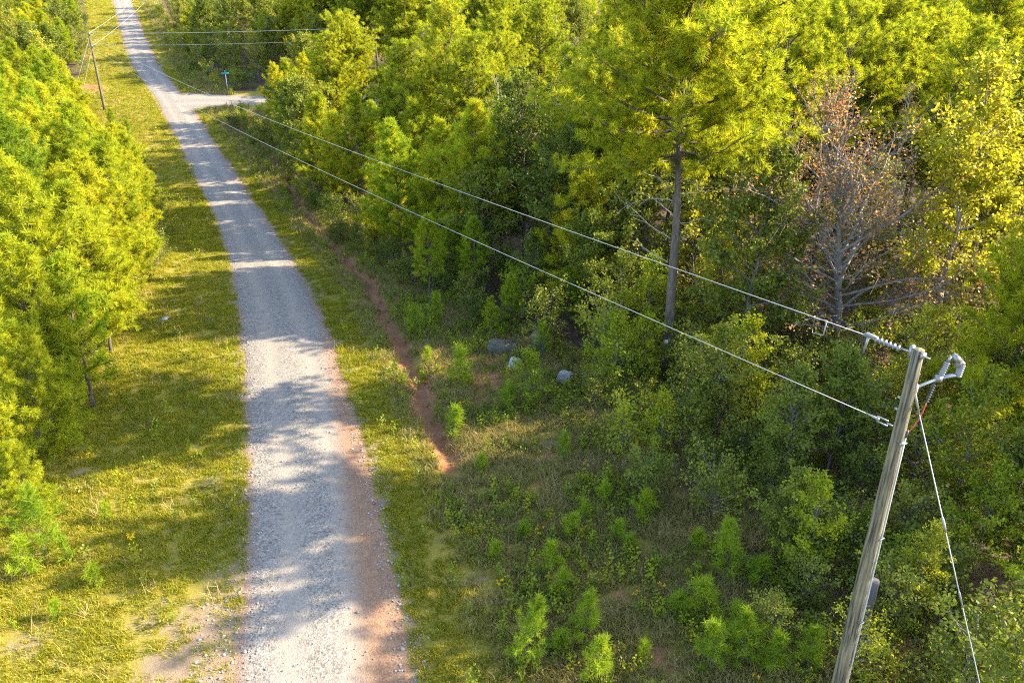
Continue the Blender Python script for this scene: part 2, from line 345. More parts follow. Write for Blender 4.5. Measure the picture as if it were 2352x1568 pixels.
gm = build_mesh('ground', np.stack([XX, YY, ZZ], -1).reshape(-1, 3), None, np.stack([idx[:-1, :-1], idx[:-1, 1:], idx[1:, 1:], idx[1:, :-1]], -1).reshape(-1, 4), True)
def fattr(me, name, arr):
    a_ = me.attributes.new(name, 'FLOAT', 'POINT'); a_.data.foreach_set('value', np.asarray(arr, np.float32).ravel())
dm = ditch_d(XX, YY)
fclay = np.maximum((.62+.7*hash_noise(XX, YY, 1.8, 61))*np.exp(-(dm/.62)**2)*1.15*np.clip((YY-22)/3, 0, 1)*np.clip((92-YY)/6, 0, 1), spots(XX, YY, CLAYP))
fsand = np.maximum(spots(XX, YY, SAND), .75*np.exp(-((np.abs(DD)-2.4)/.35)**2))
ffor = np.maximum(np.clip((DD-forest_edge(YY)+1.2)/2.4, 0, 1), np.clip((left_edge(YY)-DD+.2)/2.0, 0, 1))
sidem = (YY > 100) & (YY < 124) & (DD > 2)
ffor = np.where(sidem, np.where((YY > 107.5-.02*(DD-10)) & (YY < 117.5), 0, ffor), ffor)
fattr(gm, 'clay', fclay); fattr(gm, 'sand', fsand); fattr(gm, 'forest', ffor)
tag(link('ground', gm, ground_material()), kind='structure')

# ------------------------------------------------------------------ the roads
def road_sheet(name, cx_f, ss, half, material, lift, pos):
    """strip with ragged edges; pos(s, lat) -> X, Y"""
    lats = np.linspace(-1, 1, 23)
    S, Lq = np.meshgrid(ss, lats, indexing='ij')
    wl_ = half+.22*(hash_noise(ss, ss*0, .9, 11)-.5)+.35*(hash_noise(ss, ss*0, 4, 12)-.5); wr = half+.22*(hash_noise(ss, ss*0+9, .9, 13)-.5)+.35*(hash_noise(ss, ss*0+9, 4, 14)-.5)
    lat = np.where(Lq < 0, Lq*wl_[:, None], Lq*wr[:, None])
    X, Y = pos(S, lat)
    crown = .07*(1-(lat/(half-.1))**2)-.02*np.exp(-((np.abs(lat)-.85)/.3)**2)
    Z = ground(X, Y)+lift+np.maximum(crown, -.0)
    Z[:, 0] -= .05; Z[:, -1] -= .05
    i_ = np.arange(X.size).reshape(X.shape)
    me = build_mesh(name, np.stack([X, Y, Z], -1).reshape(-1, 3), None, np.stack([i_[:-1, :-1], i_[:-1, 1:], i_[1:, 1:], i_[1:, :-1]], -1).reshape(-1, 4), True)
    fattr(me, 'lat', lat); fattr(me, 'along', S)
    return tag(link(name, me, material), kind='structure')
road_sheet('gravel_road', None, np.concatenate([np.arange(-20, 60, .25), np.arange(60, 330, .7)]), 2.33, gravel_material('gravel'), .012, lambda s, q: (xc(s)+q, s))
# the side road leaves to the right and widens into the main road
SY = 112.2
def side_pos(s, q):
    flare = 1+1.35*np.exp(-((s-1.5)/4.2))                       # s: metres from the main road's centre
    return xc(SY)+s+.0*q, SY+.02*s+q*flare-.55*np.exp(-s/5)*np.abs(q)*0
road_sheet('side_road', None, np.arange(.6, 46, .35), 2.3, gravel_material('side_gravel', False), .020, side_pos)

# ------------------------------------------------------------------ plants: skeletons
def unit_perp(d, rng):
    v = rng.normal(size=d.shape); v -= d*(v*d).sum(-1, keepdims=True); return nrm(v)
def rot_about(v, axis, ang):
    return v*math.cos(ang)+np.cross(axis, v)*math.sin(ang)+axis*np.dot(axis, v)*(1-math.cos(ang))
UP = np.array([0, 0, 1.0])

def skeleton(rng, H, base_f, Rad, nb, prof_f, elev_f, r0, lean=(0, 0), sub_gap=.2, sub_len=.34, sub_ang=(30, 62), upturn=.35, twig_step=.24, limb_r=.011, s0=.3, wob=.03, twig_up=.35, min_sub=.2, lenvar=(.6, 1.2), sub_sub=0):
    """trunk points and radii, limb segments (p0,p1,r0,r1), twigs (pos, dir)"""
    k = 14; hs = np.linspace(0, 1, k)
    off = np.cumsum(rng.normal(0, wob, (k, 2))*H/k*2, axis=0); off -= off[0]
    tp = np.stack([off[:, 0]+lean[0]*H*hs**1.5, off[:, 1]+lean[1]*H*hs**1.5, hs*H], -1)
    tr = r0*(1-.93*hs**.9); tr[0] *= 1.25
    segs = []; tw = []
    az = rng.uniform(0, 6.28)
    for i in range(nb):
        f = base_f+(1-base_f)*((i+rng.uniform(0, .9))/nb); rel = min(1, (f-base_f)/(1-base_f))
        az += 2.4+rng.uniform(-.5, .5)
        L = max(.18, Rad*prof_f(rel)*rng.uniform(*lenvar))
        el = math.radians(elev_f(rel)+rng.uniform(-10, 10))
        p = np.array([np.interp(f, hs, tp[:, j]) for j in range(3)])
        d = np.array([math.cos(az)*math.cos(el), math.sin(az)*math.cos(el), math.sin(el)])
        n = max(3, int(L/.45)+2); pts = [p]; dirs = [d]
        for q in range(n):
            d = nrm(d+rng.normal(0, .11, 3)+UP*upturn/n); p = p+d*L/n; pts.append(p); dirs.append(d)
        pts = np.array(pts); dirs = np.array(dirs)
        rr = np.linspace(limb_r*L+.006, .004, len(pts))
        for q in range(n): segs.append((pts[q], pts[q+1], rr[q], rr[q+1]))
        side = 1
        s = s0*L*rng.uniform(.8, 1.2)
        while s < L:
            x = s/L*n; q = min(int(x), n-1); b = pts[q]+(pts[q+1]-pts[q])*(x-q); d0 = dirs[min(q+1, n)]
            ax = nrm(np.cross(d0, UP)); ax = nrm(np.cross(ax, d0))
            side = -side
            sd_ = rot_about(d0, rot_about(ax, d0, rng.uniform(-.9, .9)), side*math.radians(rng.uniform(*sub_ang)))
            sl = max(min_sub, sub_len*L*(1.15-s/L)*rng.uniform(.6, 1.3))
            m = max(1, int(sl/twig_step)); pb = b
            for j in range(m):
                sd_ = nrm(sd_+rng.normal(0, .12, 3)+UP*twig_up/m*.6)
                pe = pb+sd_*sl/m; segs.append((pb, pe, .004+.004*sl*(1-j/m), .003+.004*sl*(1-(j+1)/m)))
                tw.append((pe, nrm(sd_+rng.normal(0, .18, 3)+UP*twig_up*.5)))
                for _ in range(1 if j < m-1 else 0):
                    tw.append((pe, nrm(rot_about(sd_, ax, rng.choice([-1, 1])*rng.uniform(.5, 1.0))+UP*twig_up*.4)))
                for _ in range(sub_sub):
                    dd_ = nrm(rot_about(sd_, nrm(rng.normal(size=3)), rng.uniform(.4, 1.1))); pe2 = pb+dd_*sl*.45*rng.uniform(.5, 1.2)
                    segs.append((pb, pe2, .006, .003)); tw.append((pe2, dd_))
                pb = pe
            s += sub_gap*rng.uniform(.7, 1.4)
        tw.append((pts[-1], nrm(d+UP*twig_up*.5)))
    tw.append((tp[-1], UP)); tw.append((tp[-1]-UP*.15, nrm(UP+rng.normal(0, .3, 3))))
    return tp, tr, segs, np.array([t[0] for t in tw]), np.array([t[1] for t in tw])

def seg_tubes(segs, sides=4):
    if not segs: return np.zeros((0, 3)), np.zeros((0, 4), int)
    p0 = np.array([s[0] for s in segs]); p1 = np.array([s[1] for s in segs]); r0 = np.array([s[2] for s in segs]); r1 = np.array([s[3] for s in segs])
    t = nrm(p1-p0); ref = np.where(np.abs(t[:, 2:3]) < .9, UP[None, :], np.array([[1., 0, 0]])); u = nrm(np.cross(t, ref)); w = np.cross(t, u)
    an = np.arange(sides)*2*math.pi/sides
    ring = np.cos(an)[None, :, None]*u[:, None]+np.sin(an)[None, :, None]*w[:, None]
    V = np.concatenate([p0[:, None]+ring*r0[:, None, None], p1[:, None]+ring*r1[:, None, None]], 1)
    b = (np.arange(len(segs))*2*sides)[:, None]; j = np.arange(sides); k = (j+1) % sides
    F = np.stack([b+j, b+k, b+k+sides, b+j+sides], -1).reshape(-1, 4)
    return V.reshape(-1, 3), F
def needles(rng, P, D, m, nl, nw, tl, spread=(.55, 1.15), back=-.75):
    n = len(P)
    P = np.repeat(P, m, 0); D = np.repeat(D, m, 0)
    base = P+D*(rng.uniform(back, .25, (n*m, 1))*tl)
    nd = nrm(D*rng.uniform(.35, 1.0, (n*m, 1))+unit_perp(D, rng)*rng.uniform(*spread, (n*m, 1)))
    tip = base+nd*nl*rng.uniform(.65, 1.15, (n*m, 1))+np.array([0, 0, -.12])*nl*rng.uniform(0, 1, (n*m, 1))
    w = unit_perp(nd, rng)*nw*.5
    V = np.stack([base-w, base+w, tip+w*.45, tip-w*.45], 1).reshape(-1, 3)
    return V, np.arange(n*m*4).reshape(-1, 4)
def leaves(rng, P, D, m, ls, tl, jit, droop=.25, aspect=.36):
    n = len(P); P = np.repeat(P, m, 0); D = np.repeat(D, m, 0); k = n*m
    p = P+D*rng.uniform(-1, .3, (k, 1))*tl+rng.normal(0, jit, (k, 3))
    ax = nrm(D*.5+rng.normal(0, .7, (k, 3))+np.array([0, 0, -droop])); s = ls*rng.uniform(.55, 1.2, (k, 1))
    nor = nrm(rng.normal(0, .55, (k, 3))+np.array([.25, -.1, .8])); sidev = nrm(np.cross(ax, nor)); nn = np.cross(sidev, ax)
    V = np.stack([p, p+ax*s*.5+sidev*s*aspect+nn*s*.1, p+ax*s, p+ax*s*.5-sidev*s*aspect+nn*s*.1], 1).reshape(-1, 3)
    b = np.arange(k)[:, None]*4
    return V, np.concatenate([b+np.array([0, 1, 2]), b+np.array([0, 2, 3])], 0)
def trunk_mesh(name, tp, tr, segs, rng, sides=8):
    mb = MB()
    mb.rings(tp, tr, sides)
    V, F = seg_tubes(segs); mb.add(V, None, F)
    return mb.mesh(name, True)

TPL = {}                                                        # template name -> list of (part name, mesh)
def add_tpl(key, *parts, mats): 
    for (nm, me), m_ in zip(parts, mats): me.materials.append(m_)
    TPL[key] = list(parts)
    # drop unlinked segments to keep the file light: nothing to do
def pine_tpl(key, seed, H, base_f, Rad, nb, needle='needle', r0=None, m=38, nl=.26, nw=.024, lean=(0, 0), mature=False, lenvar=(.6, 1.2), **kw):
    rng = np.random.default_rng(seed)
    if mature:
        pf = lambda r: (.55+.75*math.sin(math.pi*min(1, r*.85+.12)))*(1-r**3*.75); ef = lambda r: 2+55*r**1.3
        arg = dict(sub_gap=.17, sub_len=.34, s0=.18, upturn=.45, limb_r=.012, twig_step=.3)
    else:
        pf = lambda r: (1-r**1.6)**.8*(.75+.35*math.sin(r*3.1))+.12; ef = lambda r: 10+48*r
        arg = dict(sub_gap=.19, sub_len=.36, s0=.25, upturn=.45, limb_r=.009, twig_step=.26)
    arg.update(kw)
    tp, tr, segs, TP, TD = skeleton(rng, H, base_f, Rad, nb, pf, ef, r0 or H*.0125, lean, lenvar=lenvar, **arg)
    big = [s for s in segs if s[2] > .0065 or rng.uniform() < (.9 if mature else .35)]
    if mature: big = [(a_, b_, max(r_, .009), max(q_, .006)) for a_, b_, r_, q_ in big]
    tm = trunk_mesh(key+'_trunk', tp, tr, big, rng)
    V, F = needles(rng, TP, TD, m, nl, nw, .34, (.6, 1.35) if mature else (.55, 1.15), -.35 if mature else -.7)
    cm = build_mesh(key+'_crown', V, None, F); fattr(cm, 'tuft', np.repeat(rng.uniform(0, 1, len(TP)), m*4))
    add_tpl(key, ('trunk', tm), ('crown', cm), mats=(M['bark_pine'], M[needle]))
    return len(TP), len(F)
def broad_tpl(key, seed, H, base_f, Rad, nb, leaf, m=9, ls=.12, bark='bark_grey', r0=None, jit=.10, lean=(0, 0), pf=None, ef=None, lenvar=(.5, 1.25), aspect=.36, keep=.3, **kw):
    rng = np.random.default_rng(seed)
    pf = pf or (lambda r: (.45+.75*math.sin(math.pi*min(1, .15+r*.8)))*(1-r**4*.7)); ef = ef or (lambda r: 18+45*r)
    arg = dict(sub_gap=.22, sub_len=.42, s0=.25, upturn=.25, limb_r=.010, twig_step=.28, sub_ang=(28, 75), twig_up=.2, wob=.05); arg.update(kw)
    tp, tr, segs, TP, TD = skeleton(rng, H, base_f, Rad, nb, pf, ef, r0 or H*.011, lean, lenvar=lenvar, **arg)
    big = [s for s in segs if s[2] > .008 or rng.uniform() < keep]
    tm = trunk_mesh(key+'_trunk', tp, tr, big, rng)
    # leaves come in clumps: some twigs carry many, some none
    w = np.clip(hash_noise(TP[:, 0]+TP[:, 2]*.7, TP[:, 1]-TP[:, 2]*.4, .9, seed)*1.6-.25, 0, 1); sel = rng.uniform(size=len(TP)) < .25+.75*w
    V, F = leaves(rng, TP[sel], TD[sel], m, ls, .3, jit, aspect=aspect)
    cm = build_mesh(key+'_crown', V, F); fattr(cm, 'tuft', np.repeat(rng.uniform(0, 1, int(sel.sum())), m*4))
    add_tpl(key, ('trunk', tm), ('crown', cm), mats=(M[bark], M[leaf]))
    return len(TP), len(F)

stat = {}
stat['tall_pine_a'] = pine_tpl('tall_pine_a', 11, 17.2, .50, 4.6, 78, 'needle_tall', r0=.245, mature=True, m=40, nl=.27, nw=.018, lean=(-.055, 0), wob=.012)
stat['tall_pine_b'] = pine_tpl('tall_pine_b', 12, 15.5, .40, 3.7, 72, 'needle_tall', r0=.17, mature=True, m=40, nl=.27, nw=.019)
stat['tall_pine_c'] = pine_tpl('tall_pine_c', 13, 14.0, .34, 3.2, 70, 'needle_tall', r0=.15, mature=True, m=40, nl=.27, nw=.019, lean=(-.03, 0))
stat['young_pine_a'] = pine_tpl('young_pine_a', 21, 9.0, .10, 2.5, 90, 'needle_warm', m=36)
stat['young_pine_b'] = pine_tpl('young_pine_b', 22, 8.0, .07, 2.6, 86, 'needle_warm', m=36, lean=(.03, 0))
stat['young_pine_c'] = pine_tpl('young_pine_c', 23, 7.0, .12, 2.2, 74, 'needle_warm', m=36)
stat['young_pine_d'] = pine_tpl('young_pine_d', 24, 9.5, .22, 2.4, 84, 'needle', m=36)
stat['slim_pine_a'] = pine_tpl('slim_pine_a', 31, 5.0, .34, 1.05, 44, 'needle', m=34, nl=.19)
stat['slim_pine_b'] = pine_tpl('slim_pine_b', 32, 4.4, .2, 1.1, 44, 'needle', m=34, nl=.19)
def seedling(key, seed, H, Rad, nb, m=30, nl=.2):
    stat[key] = pine_tpl(key, seed, H, .05, Rad, nb, 'needle_young', m=m, nl=nl, nw=.013, r0=.018+.006*H, sub_gap=.16, min_sub=.1, s0=.45, twig_step=.16, sub_len=.3)
seedling('seedling_a', 41, 1.7, .55, 24); seedling('seedling_b', 42, 1.2, .42, 18); seedling('seedling_c', 43, .8, .34, 12); seedling('seedling_d', 44, 2.4, .75, 34)
stat['gold_tree'] = broad_tpl('gold_tree', 51, 12.8, .2, 3.0, 70, 'leaf_gold', m=13, ls=.19, bark='bark_pale', aspect=.42)
stat['oak_a'] = broad_tpl('oak_a', 52, 10.5, .18, 3.1, 60, 'leaf_dark', m=15, ls=.19)
stat['oak_b'] = broad_tpl('oak_b', 53, 9.0, .15, 3.0, 58, 'leaf_olive', m=15, ls=.19)
stat['gum_a'] = broad_tpl('gum_a', 54, 7.0, .12, 2.3, 54, 'leaf_olive', m=15, ls=.17)
stat['gum_b'] = broad_tpl('gum_b', 55, 8.5, .12, 2.4, 56, 'leaf_gold', m=14, ls=.17)
stat['maple_a'] = broad_tpl('maple_a', 56, 4.0, .10, 1.4, 44, 'leaf_maple', m=16, ls=.14)
stat['maple_b'] = broad_tpl('maple_b', 57, 5.5, .14, 1.7, 48, 'leaf_maple', m=16, ls=.15)
shr = dict(pf=lambda r: .55+.6*math.sin(math.pi*min(1, .2+r*.7)), ef=lambda r: 25+35*r)
stat['shrub_a'] = broad_tpl('shrub_a', 61, 2.3, .02, 1.5, 30, 'leaf_olive', m=16, ls=.12, **shr)
stat['shrub_b'] = broad_tpl('shrub_b', 62, 1.6, .02, 1.2, 26, 'leaf_dark', m=16, ls=.12, **shr)
stat['shrub_c'] = broad_tpl('shrub_c', 63, 1.9, .02, 1.1, 26, 'leaf_maple', m=14, ls=.12, **shr)
stat['shrub_d'] = broad_tpl('shrub_d', 64, 2.6, .02, 1.6, 32, 'leaf_gold', m=14, ls=.12, **shr)
stat['rust_tree'] = broad_tpl('rust_tree', 71, 11.6, .10, 4.9, 70, 'leaf_rust', m=2, ls=.115, bark='bark_ash', r0=.16, lean=(-.15, .02), keep=1, lenvar=(.5, 1.05), limb_r=.0105, sub_sub=1, sub_gap=.26, jit=.06,
    pf=lambda r: 1.25*(1-r)**.6+.35*math.sin(r*3.1), ef=lambda r: -8+88*r**.55, upturn=.55)
stat['brown_tree'] = broad_tpl('brown_tree', 72, 9.5, .45, 1.7, 30, 'leaf_rust', m=4, ls=.12, bark='bark_pale', keep=1, r0=.09)
stat['snag'] = broad_tpl('snag', 73, 7.5, .55, 1.1, 16, 'leaf_rust', m=1, ls=.02, bark='bark_pale', keep=1, r0=.08, ef=lambda r: 55+20*r)
TPL['snag'] = TPL['snag'][:1]
stat['lace_tree'] = broad_tpl('lace_tree', 74, 13.5, .35, 3.6, 46, 'leaf_olive', m=6, ls=.17, r0=.13)
print('TPL', stat, sum(v[1] for v in stat.values()))

def plant(key, name, x, y, label, cat, group=None, s=1.0, rz=None, z=None, tilt=(0, 0), sink=.05):
    z = gz(x, y)-sink if z is None else z
    r = empty(name, (x, y, z), random.uniform(0, 6.28) if rz is None else rz, s, tilt)
    tag(r, label, cat, group)
    for nm, me in TPL[key]:
        o = bpy.data.objects.new(nm, me); C.objects.link(o); o.parent = r
    return r

# ------------------------------------------------------------------ trees one can single out
def px_x(px, Y, z=6.0):
    """X of a thing seen at column px, Y metres ahead and z metres high"""
    return (px-1176)/FPX*(Y*math.cos(TH)+(CH-z)*math.sin(TH))
TAKEN = []                                                      # (x, y, radius) of what already stands
def solo(key, name, x, y, label, cat, r=1.6, **kw):
    TAKEN.append((x, y, r)); return plant(key, name, x, y, label, cat, **kw)
x, y, _ = at(1527, 864)
P1 = solo('tall_pine_a', 'pine_tree', x, y, 'tall pine with a thick bare grey trunk and a small white tag', 'pine', r=2.2, rz=0)
P1XY = (x, y)
x, y, _ = at(1912, 832)
solo('rust_tree', 'bare_tree', x, y, 'almost bare grey tree with sparse red leaves behind the near power pole', 'tree', r=2.6, rz=0, s=(1.3, 1.2, .97))
for key, px, Y, s, lab, name, cat in [
    ('tall_pine_b', 1775, 44, .98, 'tall pine with thin twin-looking trunk right of the tagged pine', 'pine_tree', 'pine'),
    ('tall_pine_c', 1905, 46, 1.08, 'dense tall pine behind the almost bare tree', 'pine_tree', 'pine'),
    ('tall_pine_b', 1640, 40, .93, 'bushy tall pine just behind the tagged pine', 'pine_tree', 'pine'),
    ('tall_pine_c', 1410, 43, .98, 'tall pine left of the tagged pine, yellow green crown', 'pine_tree', 'pine'),
    ('tall_pine_b', 1035, 60, 1.0, 'tall pine with low dark limbs above the pale boulders, further back', 'pine_tree', 'pine'),
    ('tall_pine_a', 1960, 55, .92, 'tall dark trunked pine at the top right of the picture', 'pine_tree', 'pine'),
    ('tall_pine_c', 1550, 58, 1.05, 'distant tall pine above the crown of the tagged pine', 'pine_tree', 'pine'),
    ('oak_a', 1205, 45, 1.05, 'large dark green broadleaf tree in shade left of the tall pines', 'broadleaf_tree', 'tree'),
    ('oak_a', 1290, 39, .82, 'dark broadleaf tree with grey twigs beside the tagged pine', 'broadleaf_tree', 'tree'),
    ('oak_b', 1470, 36.5, .8, 'olive tree close behind the tagged pine trunk on its left', 'broadleaf_tree', 'tree'),
    ('gum_b', 1605, 36.5, .85, 'golden green tree close behind the tagged pine trunk on its right', 'broadleaf_tree', 'tree'),
    ('gum_a', 1745, 37, 1.0, 'olive tree between the tagged pine and the almost bare tree', 'broadleaf_tree', 'tree'),
    ('oak_b', 1110, 41, .75, 'olive broadleaf tree behind the slim roadside pines', 'broadleaf_tree', 'tree'),
    ('gold_tree', 2190, 31.0, 1.0, 'tall broadleaf tree with shining yellow green leaves on the right', 'broadleaf_tree', 'tree'),
    ('oak_a', 2290, 42, 1.15, 'big dull grey green tree in the top right corner', 'broadleaf_tree', 'tree'),
    ('oak_a', 2210, 50, 1.2, 'shaded tree behind the shining yellow green tree', 'broadleaf_tree', 'tree'),
    ('brown_tree', 2060, 41, 1.15, 'thin half bare tree with brown leaves beside the shining tree', 'bare_tree', 'tree'),
    ('brown_tree', 1215, 60, 1.1, 'slender tree with pinkish brown leaves at the top of the picture', 'bare_tree', 'tree'),
    ('snag', 1140, 52, 1.45, 'forked white dead tree among dark crowns', 'dead_tree', 'dead tree'),
    ('snag', 1158, 54, 1.2, 'thin white dead tree beside the forked one', 'dead_tree', 'dead tree'),
    ('young_pine_a', 2365, 23, 1.0, 'pine cut by the right edge of the picture', 'pine_tree', 'pine'),
    ('young_pine_a', 700, 92, 1.05, 'bright young pine at the corner of the side road', 'pine_tree', 'pine'),
    ('young_pine_b', 655, 99, 1.0, 'young pine half hiding the side road', 'pine_tree', 'pine'),
    ('young_pine_a', 745, 100, 1.05, 'young pine behind the corner pine along the side road', 'pine_tree', 'pine'),
    ('young_pine_d', 800, 101, 1.1, 'third young pine along the near side of the side road', 'pine_tree', 'pine'),
    ('young_pine_b', 720, 72, 1.1, 'full yellow green pine right of the road near the junction', 'pine_tree', 'pine'),
    ('young_pine_d', 815, 66, 1.0, 'yellow green roadside pine with thin pale trunk right of the road', 'pine_tree', 'pine'),
    ('young_pine_b', 880, 52, .9, 'dark green pine leaning over the red ditch', 'pine_tree', 'pine'),
    ('young_pine_d', 905, 47, .95, 'lanky green pine right of the red ditch bend', 'pine_tree', 'pine'),
    ('young_pine_a', 1010, 45.5, 1.0, 'dense green pine behind the sunlit slim pine', 'pine_tree', 'pine'),
    ('young_pine_d', 1090, 43, 1.05, 'lanky pine behind the second slim pine', 'pine_tree', 'pine'),
    ('young_pine_b', 1345, 37.5, .95, 'pine in front of the dark broadleaf trees, left of the tagged pine', 'pine_tree', 'pine'),
    ('young_pine_a', 950, 55, 1.05, 'green pine behind the one leaning over the ditch', 'pine_tree', 'pine'),
    ]:
    solo(key, name, px_x(px, Y), Y, lab, cat, s=s)
# smaller trees along the right edge of the clearing: pixel of the foot
for key, px, py, s, lab, name, cat in [
    ('slim_pine_a', 986, 705, 1.0, 'slim sunlit young pine standing alone at the ditch', 'young_pine_tree', 'pine'),
    ('slim_pine_a', 1088, 700, .95, 'slim young pine with bare stem right of the sunlit one', 'young_pine_tree', 'pine'),
    ('slim_pine_b', 1040, 668, .95, 'bushy young pine between and behind the two slim pines', 'young_pine_tree', 'pine'),
    ('slim_pine_b', 1173, 752, .62, 'short dense green pine behind the boulders', 'young_pine_tree', 'pine'),
    ('slim_pine_b', 1127, 775, .48, 'small rounded pine left of the short dense pine', 'young_pine_tree', 'pine'),
    ('slim_pine_b', 1302, 752, .7, 'short pine in shade above the pale boulder', 'young_pine_tree', 'pine'),
    ('slim_pine_b', 1246, 832, .48, 'small pine growing out of the boulder pile', 'young_pine_tree', 'pine'),
    ('maple_a', 1218, 938, .62, 'bright yellow green maple sapling in front of the boulders', 'sapling', 'sapling'),
    ('maple_a', 1415, 905, .85, 'yellow green sapling left of the tagged pine trunk', 'sapling', 'sapling'),
    ('maple_a', 1470, 880, .75, 'bright sapling touching the tagged pine trunk', 'sapling', 'sapling'),
    ('maple_b', 1480, 800, .8, 'leafy young maple behind the tagged pine trunk', 'sapling', 'sapling'),
    ('maple_a', 1518, 1050, .62, 'small bright maple below the tagged pine trunk', 'sapling', 'sapling'),
    ('gum_a', 1640, 1000, .62, 'olive yellow tree right of the tagged pine trunk', 'broadleaf_tree', 'tree'),
    ('maple_b', 1690, 960, .75, 'yellow green tree left of the almost bare tree', 'broadleaf_tree', 'tree'),
    ('gum_a', 1790, 1110, .6, 'small tree with some red brown leaves below the bare branches', 'broadleaf_tree', 'tree'),
    ('oak_b', 1900, 1090, .52, 'dull green small tree left of the power pole', 'broadleaf_tree', 'tree'),
    ('maple_b', 1850, 1340, .62, 'bright green tree touching the power pole on its left', 'broadleaf_tree', 'tree'),
    ('gum_b', 2070, 1010, .6, 'small golden tree behind the top of the power pole', 'broadleaf_tree', 'tree'),
    ('gum_a', 2260, 980, .8, 'olive tree with shining leaves right of the power pole top', 'broadleaf_tree', 'tree'),
    ('gum_b', 2180, 1200, .62, 'yellow green tree behind the guy wire', 'broadleaf_tree', 'tree'),
    ('maple_b', 2230, 1300, .62, 'flat topped bright tree right of the guy wire', 'broadleaf_tree', 'tree'),
    ('oak_b', 2330, 1300, .6, 'dark tree at the right edge beside the guy wire', 'broadleaf_tree', 'tree'),
    ('gum_b', 2090, 1420, .36, 'low golden bush tree right of the grey stub post', 'broadleaf_tree', 'tree'),
    ('gum_a', 2290, 1265, .55, 'small olive tree at the right edge, low down', 'broadleaf_tree', 'tree'),
    ('maple_b', 2335, 1440, .6, 'bright small tree at the lower right edge', 'broadleaf_tree', 'tree'),
    ('gum_a', 1800, 1290, .45, 'low olive tree left of the pole, middle height', 'broadleaf_tree', 'tree'),
    ('oak_a', 2350, 1080, .8, 'tall dark tree at the right edge behind the olive tree', 'broadleaf_tree', 'tree'),
    ('oak_b', 1350, 740, .62, 'olive shrub-like tree in shade above the boulders', 'broadleaf_tree', 'tree'),
    ('gum_a', 1230, 700, .55, 'olive shrub-like tree behind the short dense pine', 'broadleaf_tree', 'tree'),
    ('gum_a', 1420, 780, .6, 'olive tree in shade left of the pine trunk', 'broadleaf_tree', 'tree'),
    ('gum_b', 1640, 800, .7, 'yellowing tree in shade right of the pine trunk', 'broadleaf_tree', 'tree'),
    ]:
    x, y, _ = at(px, py)
    solo(key, name, x, y, lab, cat, r=1.0, s=s)

for i, (X, Y, key, s, lab) in enumerate([(20.5, 24, 'tall_pine_a', 1.02, 'tall wide pine beyond the right edge, behind the guy wire'), (23, 20, 'tall_pine_b', .9, 'bushy tall pine beyond the right edge, level with the pole'), 
        (18.2, 14.6, 'lace_tree', .95, 'open crowned tree beyond the lower right corner'), (25, 26.5, 'lace_tree', 1.05, 'open crowned tree beyond the right edge, behind the tall pine')]):
    solo(key, 'pine_tree' if 'pine' in key else 'broadleaf_tree', X, Y, lab, 'pine' if 'pine' in key else 'tree', s=s, r=2.0)

LANDMARKS = [('the far power pole', 225, 150), ('the green street sign', 515, 175), ('the side road mouth', 560, 235), ('the road top', 285, 30), ('the white dead trees', 1145, 190), ('the tagged pine', 1570, 300), ('the pine trunk tag', 1525, 780),
    ('the almost bare tree', 1920, 500), ('the shining tree', 2150, 400), ('the near power pole', 2000, 1150), ('the guy wire', 2180, 1300), ('the boulders', 1230, 830), ('the red ditch', 850, 650),
    ('the top right corner', 2330, 60), ('the upper edge', 1200, 20), ('the left edge middle', 60, 700), ('the upper left corner', 60, 80), ('the bare stemmed pine', 215, 800), ('the corner pines', 720, 180), ('the sunlit slim pine', 975, 600), ('the verge shadow bars', 400, 450), ('the picture top', 1700, 30), ('the dark trees', 1210, 330)]
def screen(X, Y, Z):
    zc = Y*math.cos(TH)+(CH-Z)*math.sin(TH); up = Y*math.sin(TH)-(CH-Z)*math.cos(TH)
    return 1176+FPX*X/zc, 784-FPX*up/zc
LOOK = {'young_pine_a': 'conical young pine', 'young_pine_b': 'broad young pine', 'young_pine_c': 'short young pine', 'young_pine_d': 'lanky young pine', 'tall_pine_a': 'wide tall pine', 'tall_pine_b': 'bushy tall pine', 'tall_pine_c': 'narrow tall pine',
    'oak_a': 'dark green tree', 'oak_b': 'olive green tree', 'gum_a': 'small olive tree', 'gum_b': 'golden green tree', 'maple_b': 'bright green sapling', 'shrub_a': 'olive shrub', 'shrub_b': 'dark green shrub', 'shrub_c': 'bright green shrub', 'shrub_d': 'golden shrub'}
def where(X, Y, h):
    sx, sy = screen(X, Y, gz(X, Y)+h)
    nm, lx, ly = min(LANDMARKS, key=lambda q: (q[1]-sx)**2+(q[2]-sy)**2)
    dx, dy = sx-lx, sy-ly
    far = 'just' if dx*dx+dy*dy < 90**2 else ('somewhat' if dx*dx+dy*dy < 190**2 else 'well')
    rel = ('right of' if dx > 0 else 'left of') if abs(dx) > abs(dy) else ('below' if dy > 0 else 'above')
    return f'{far} {rel} {nm}'

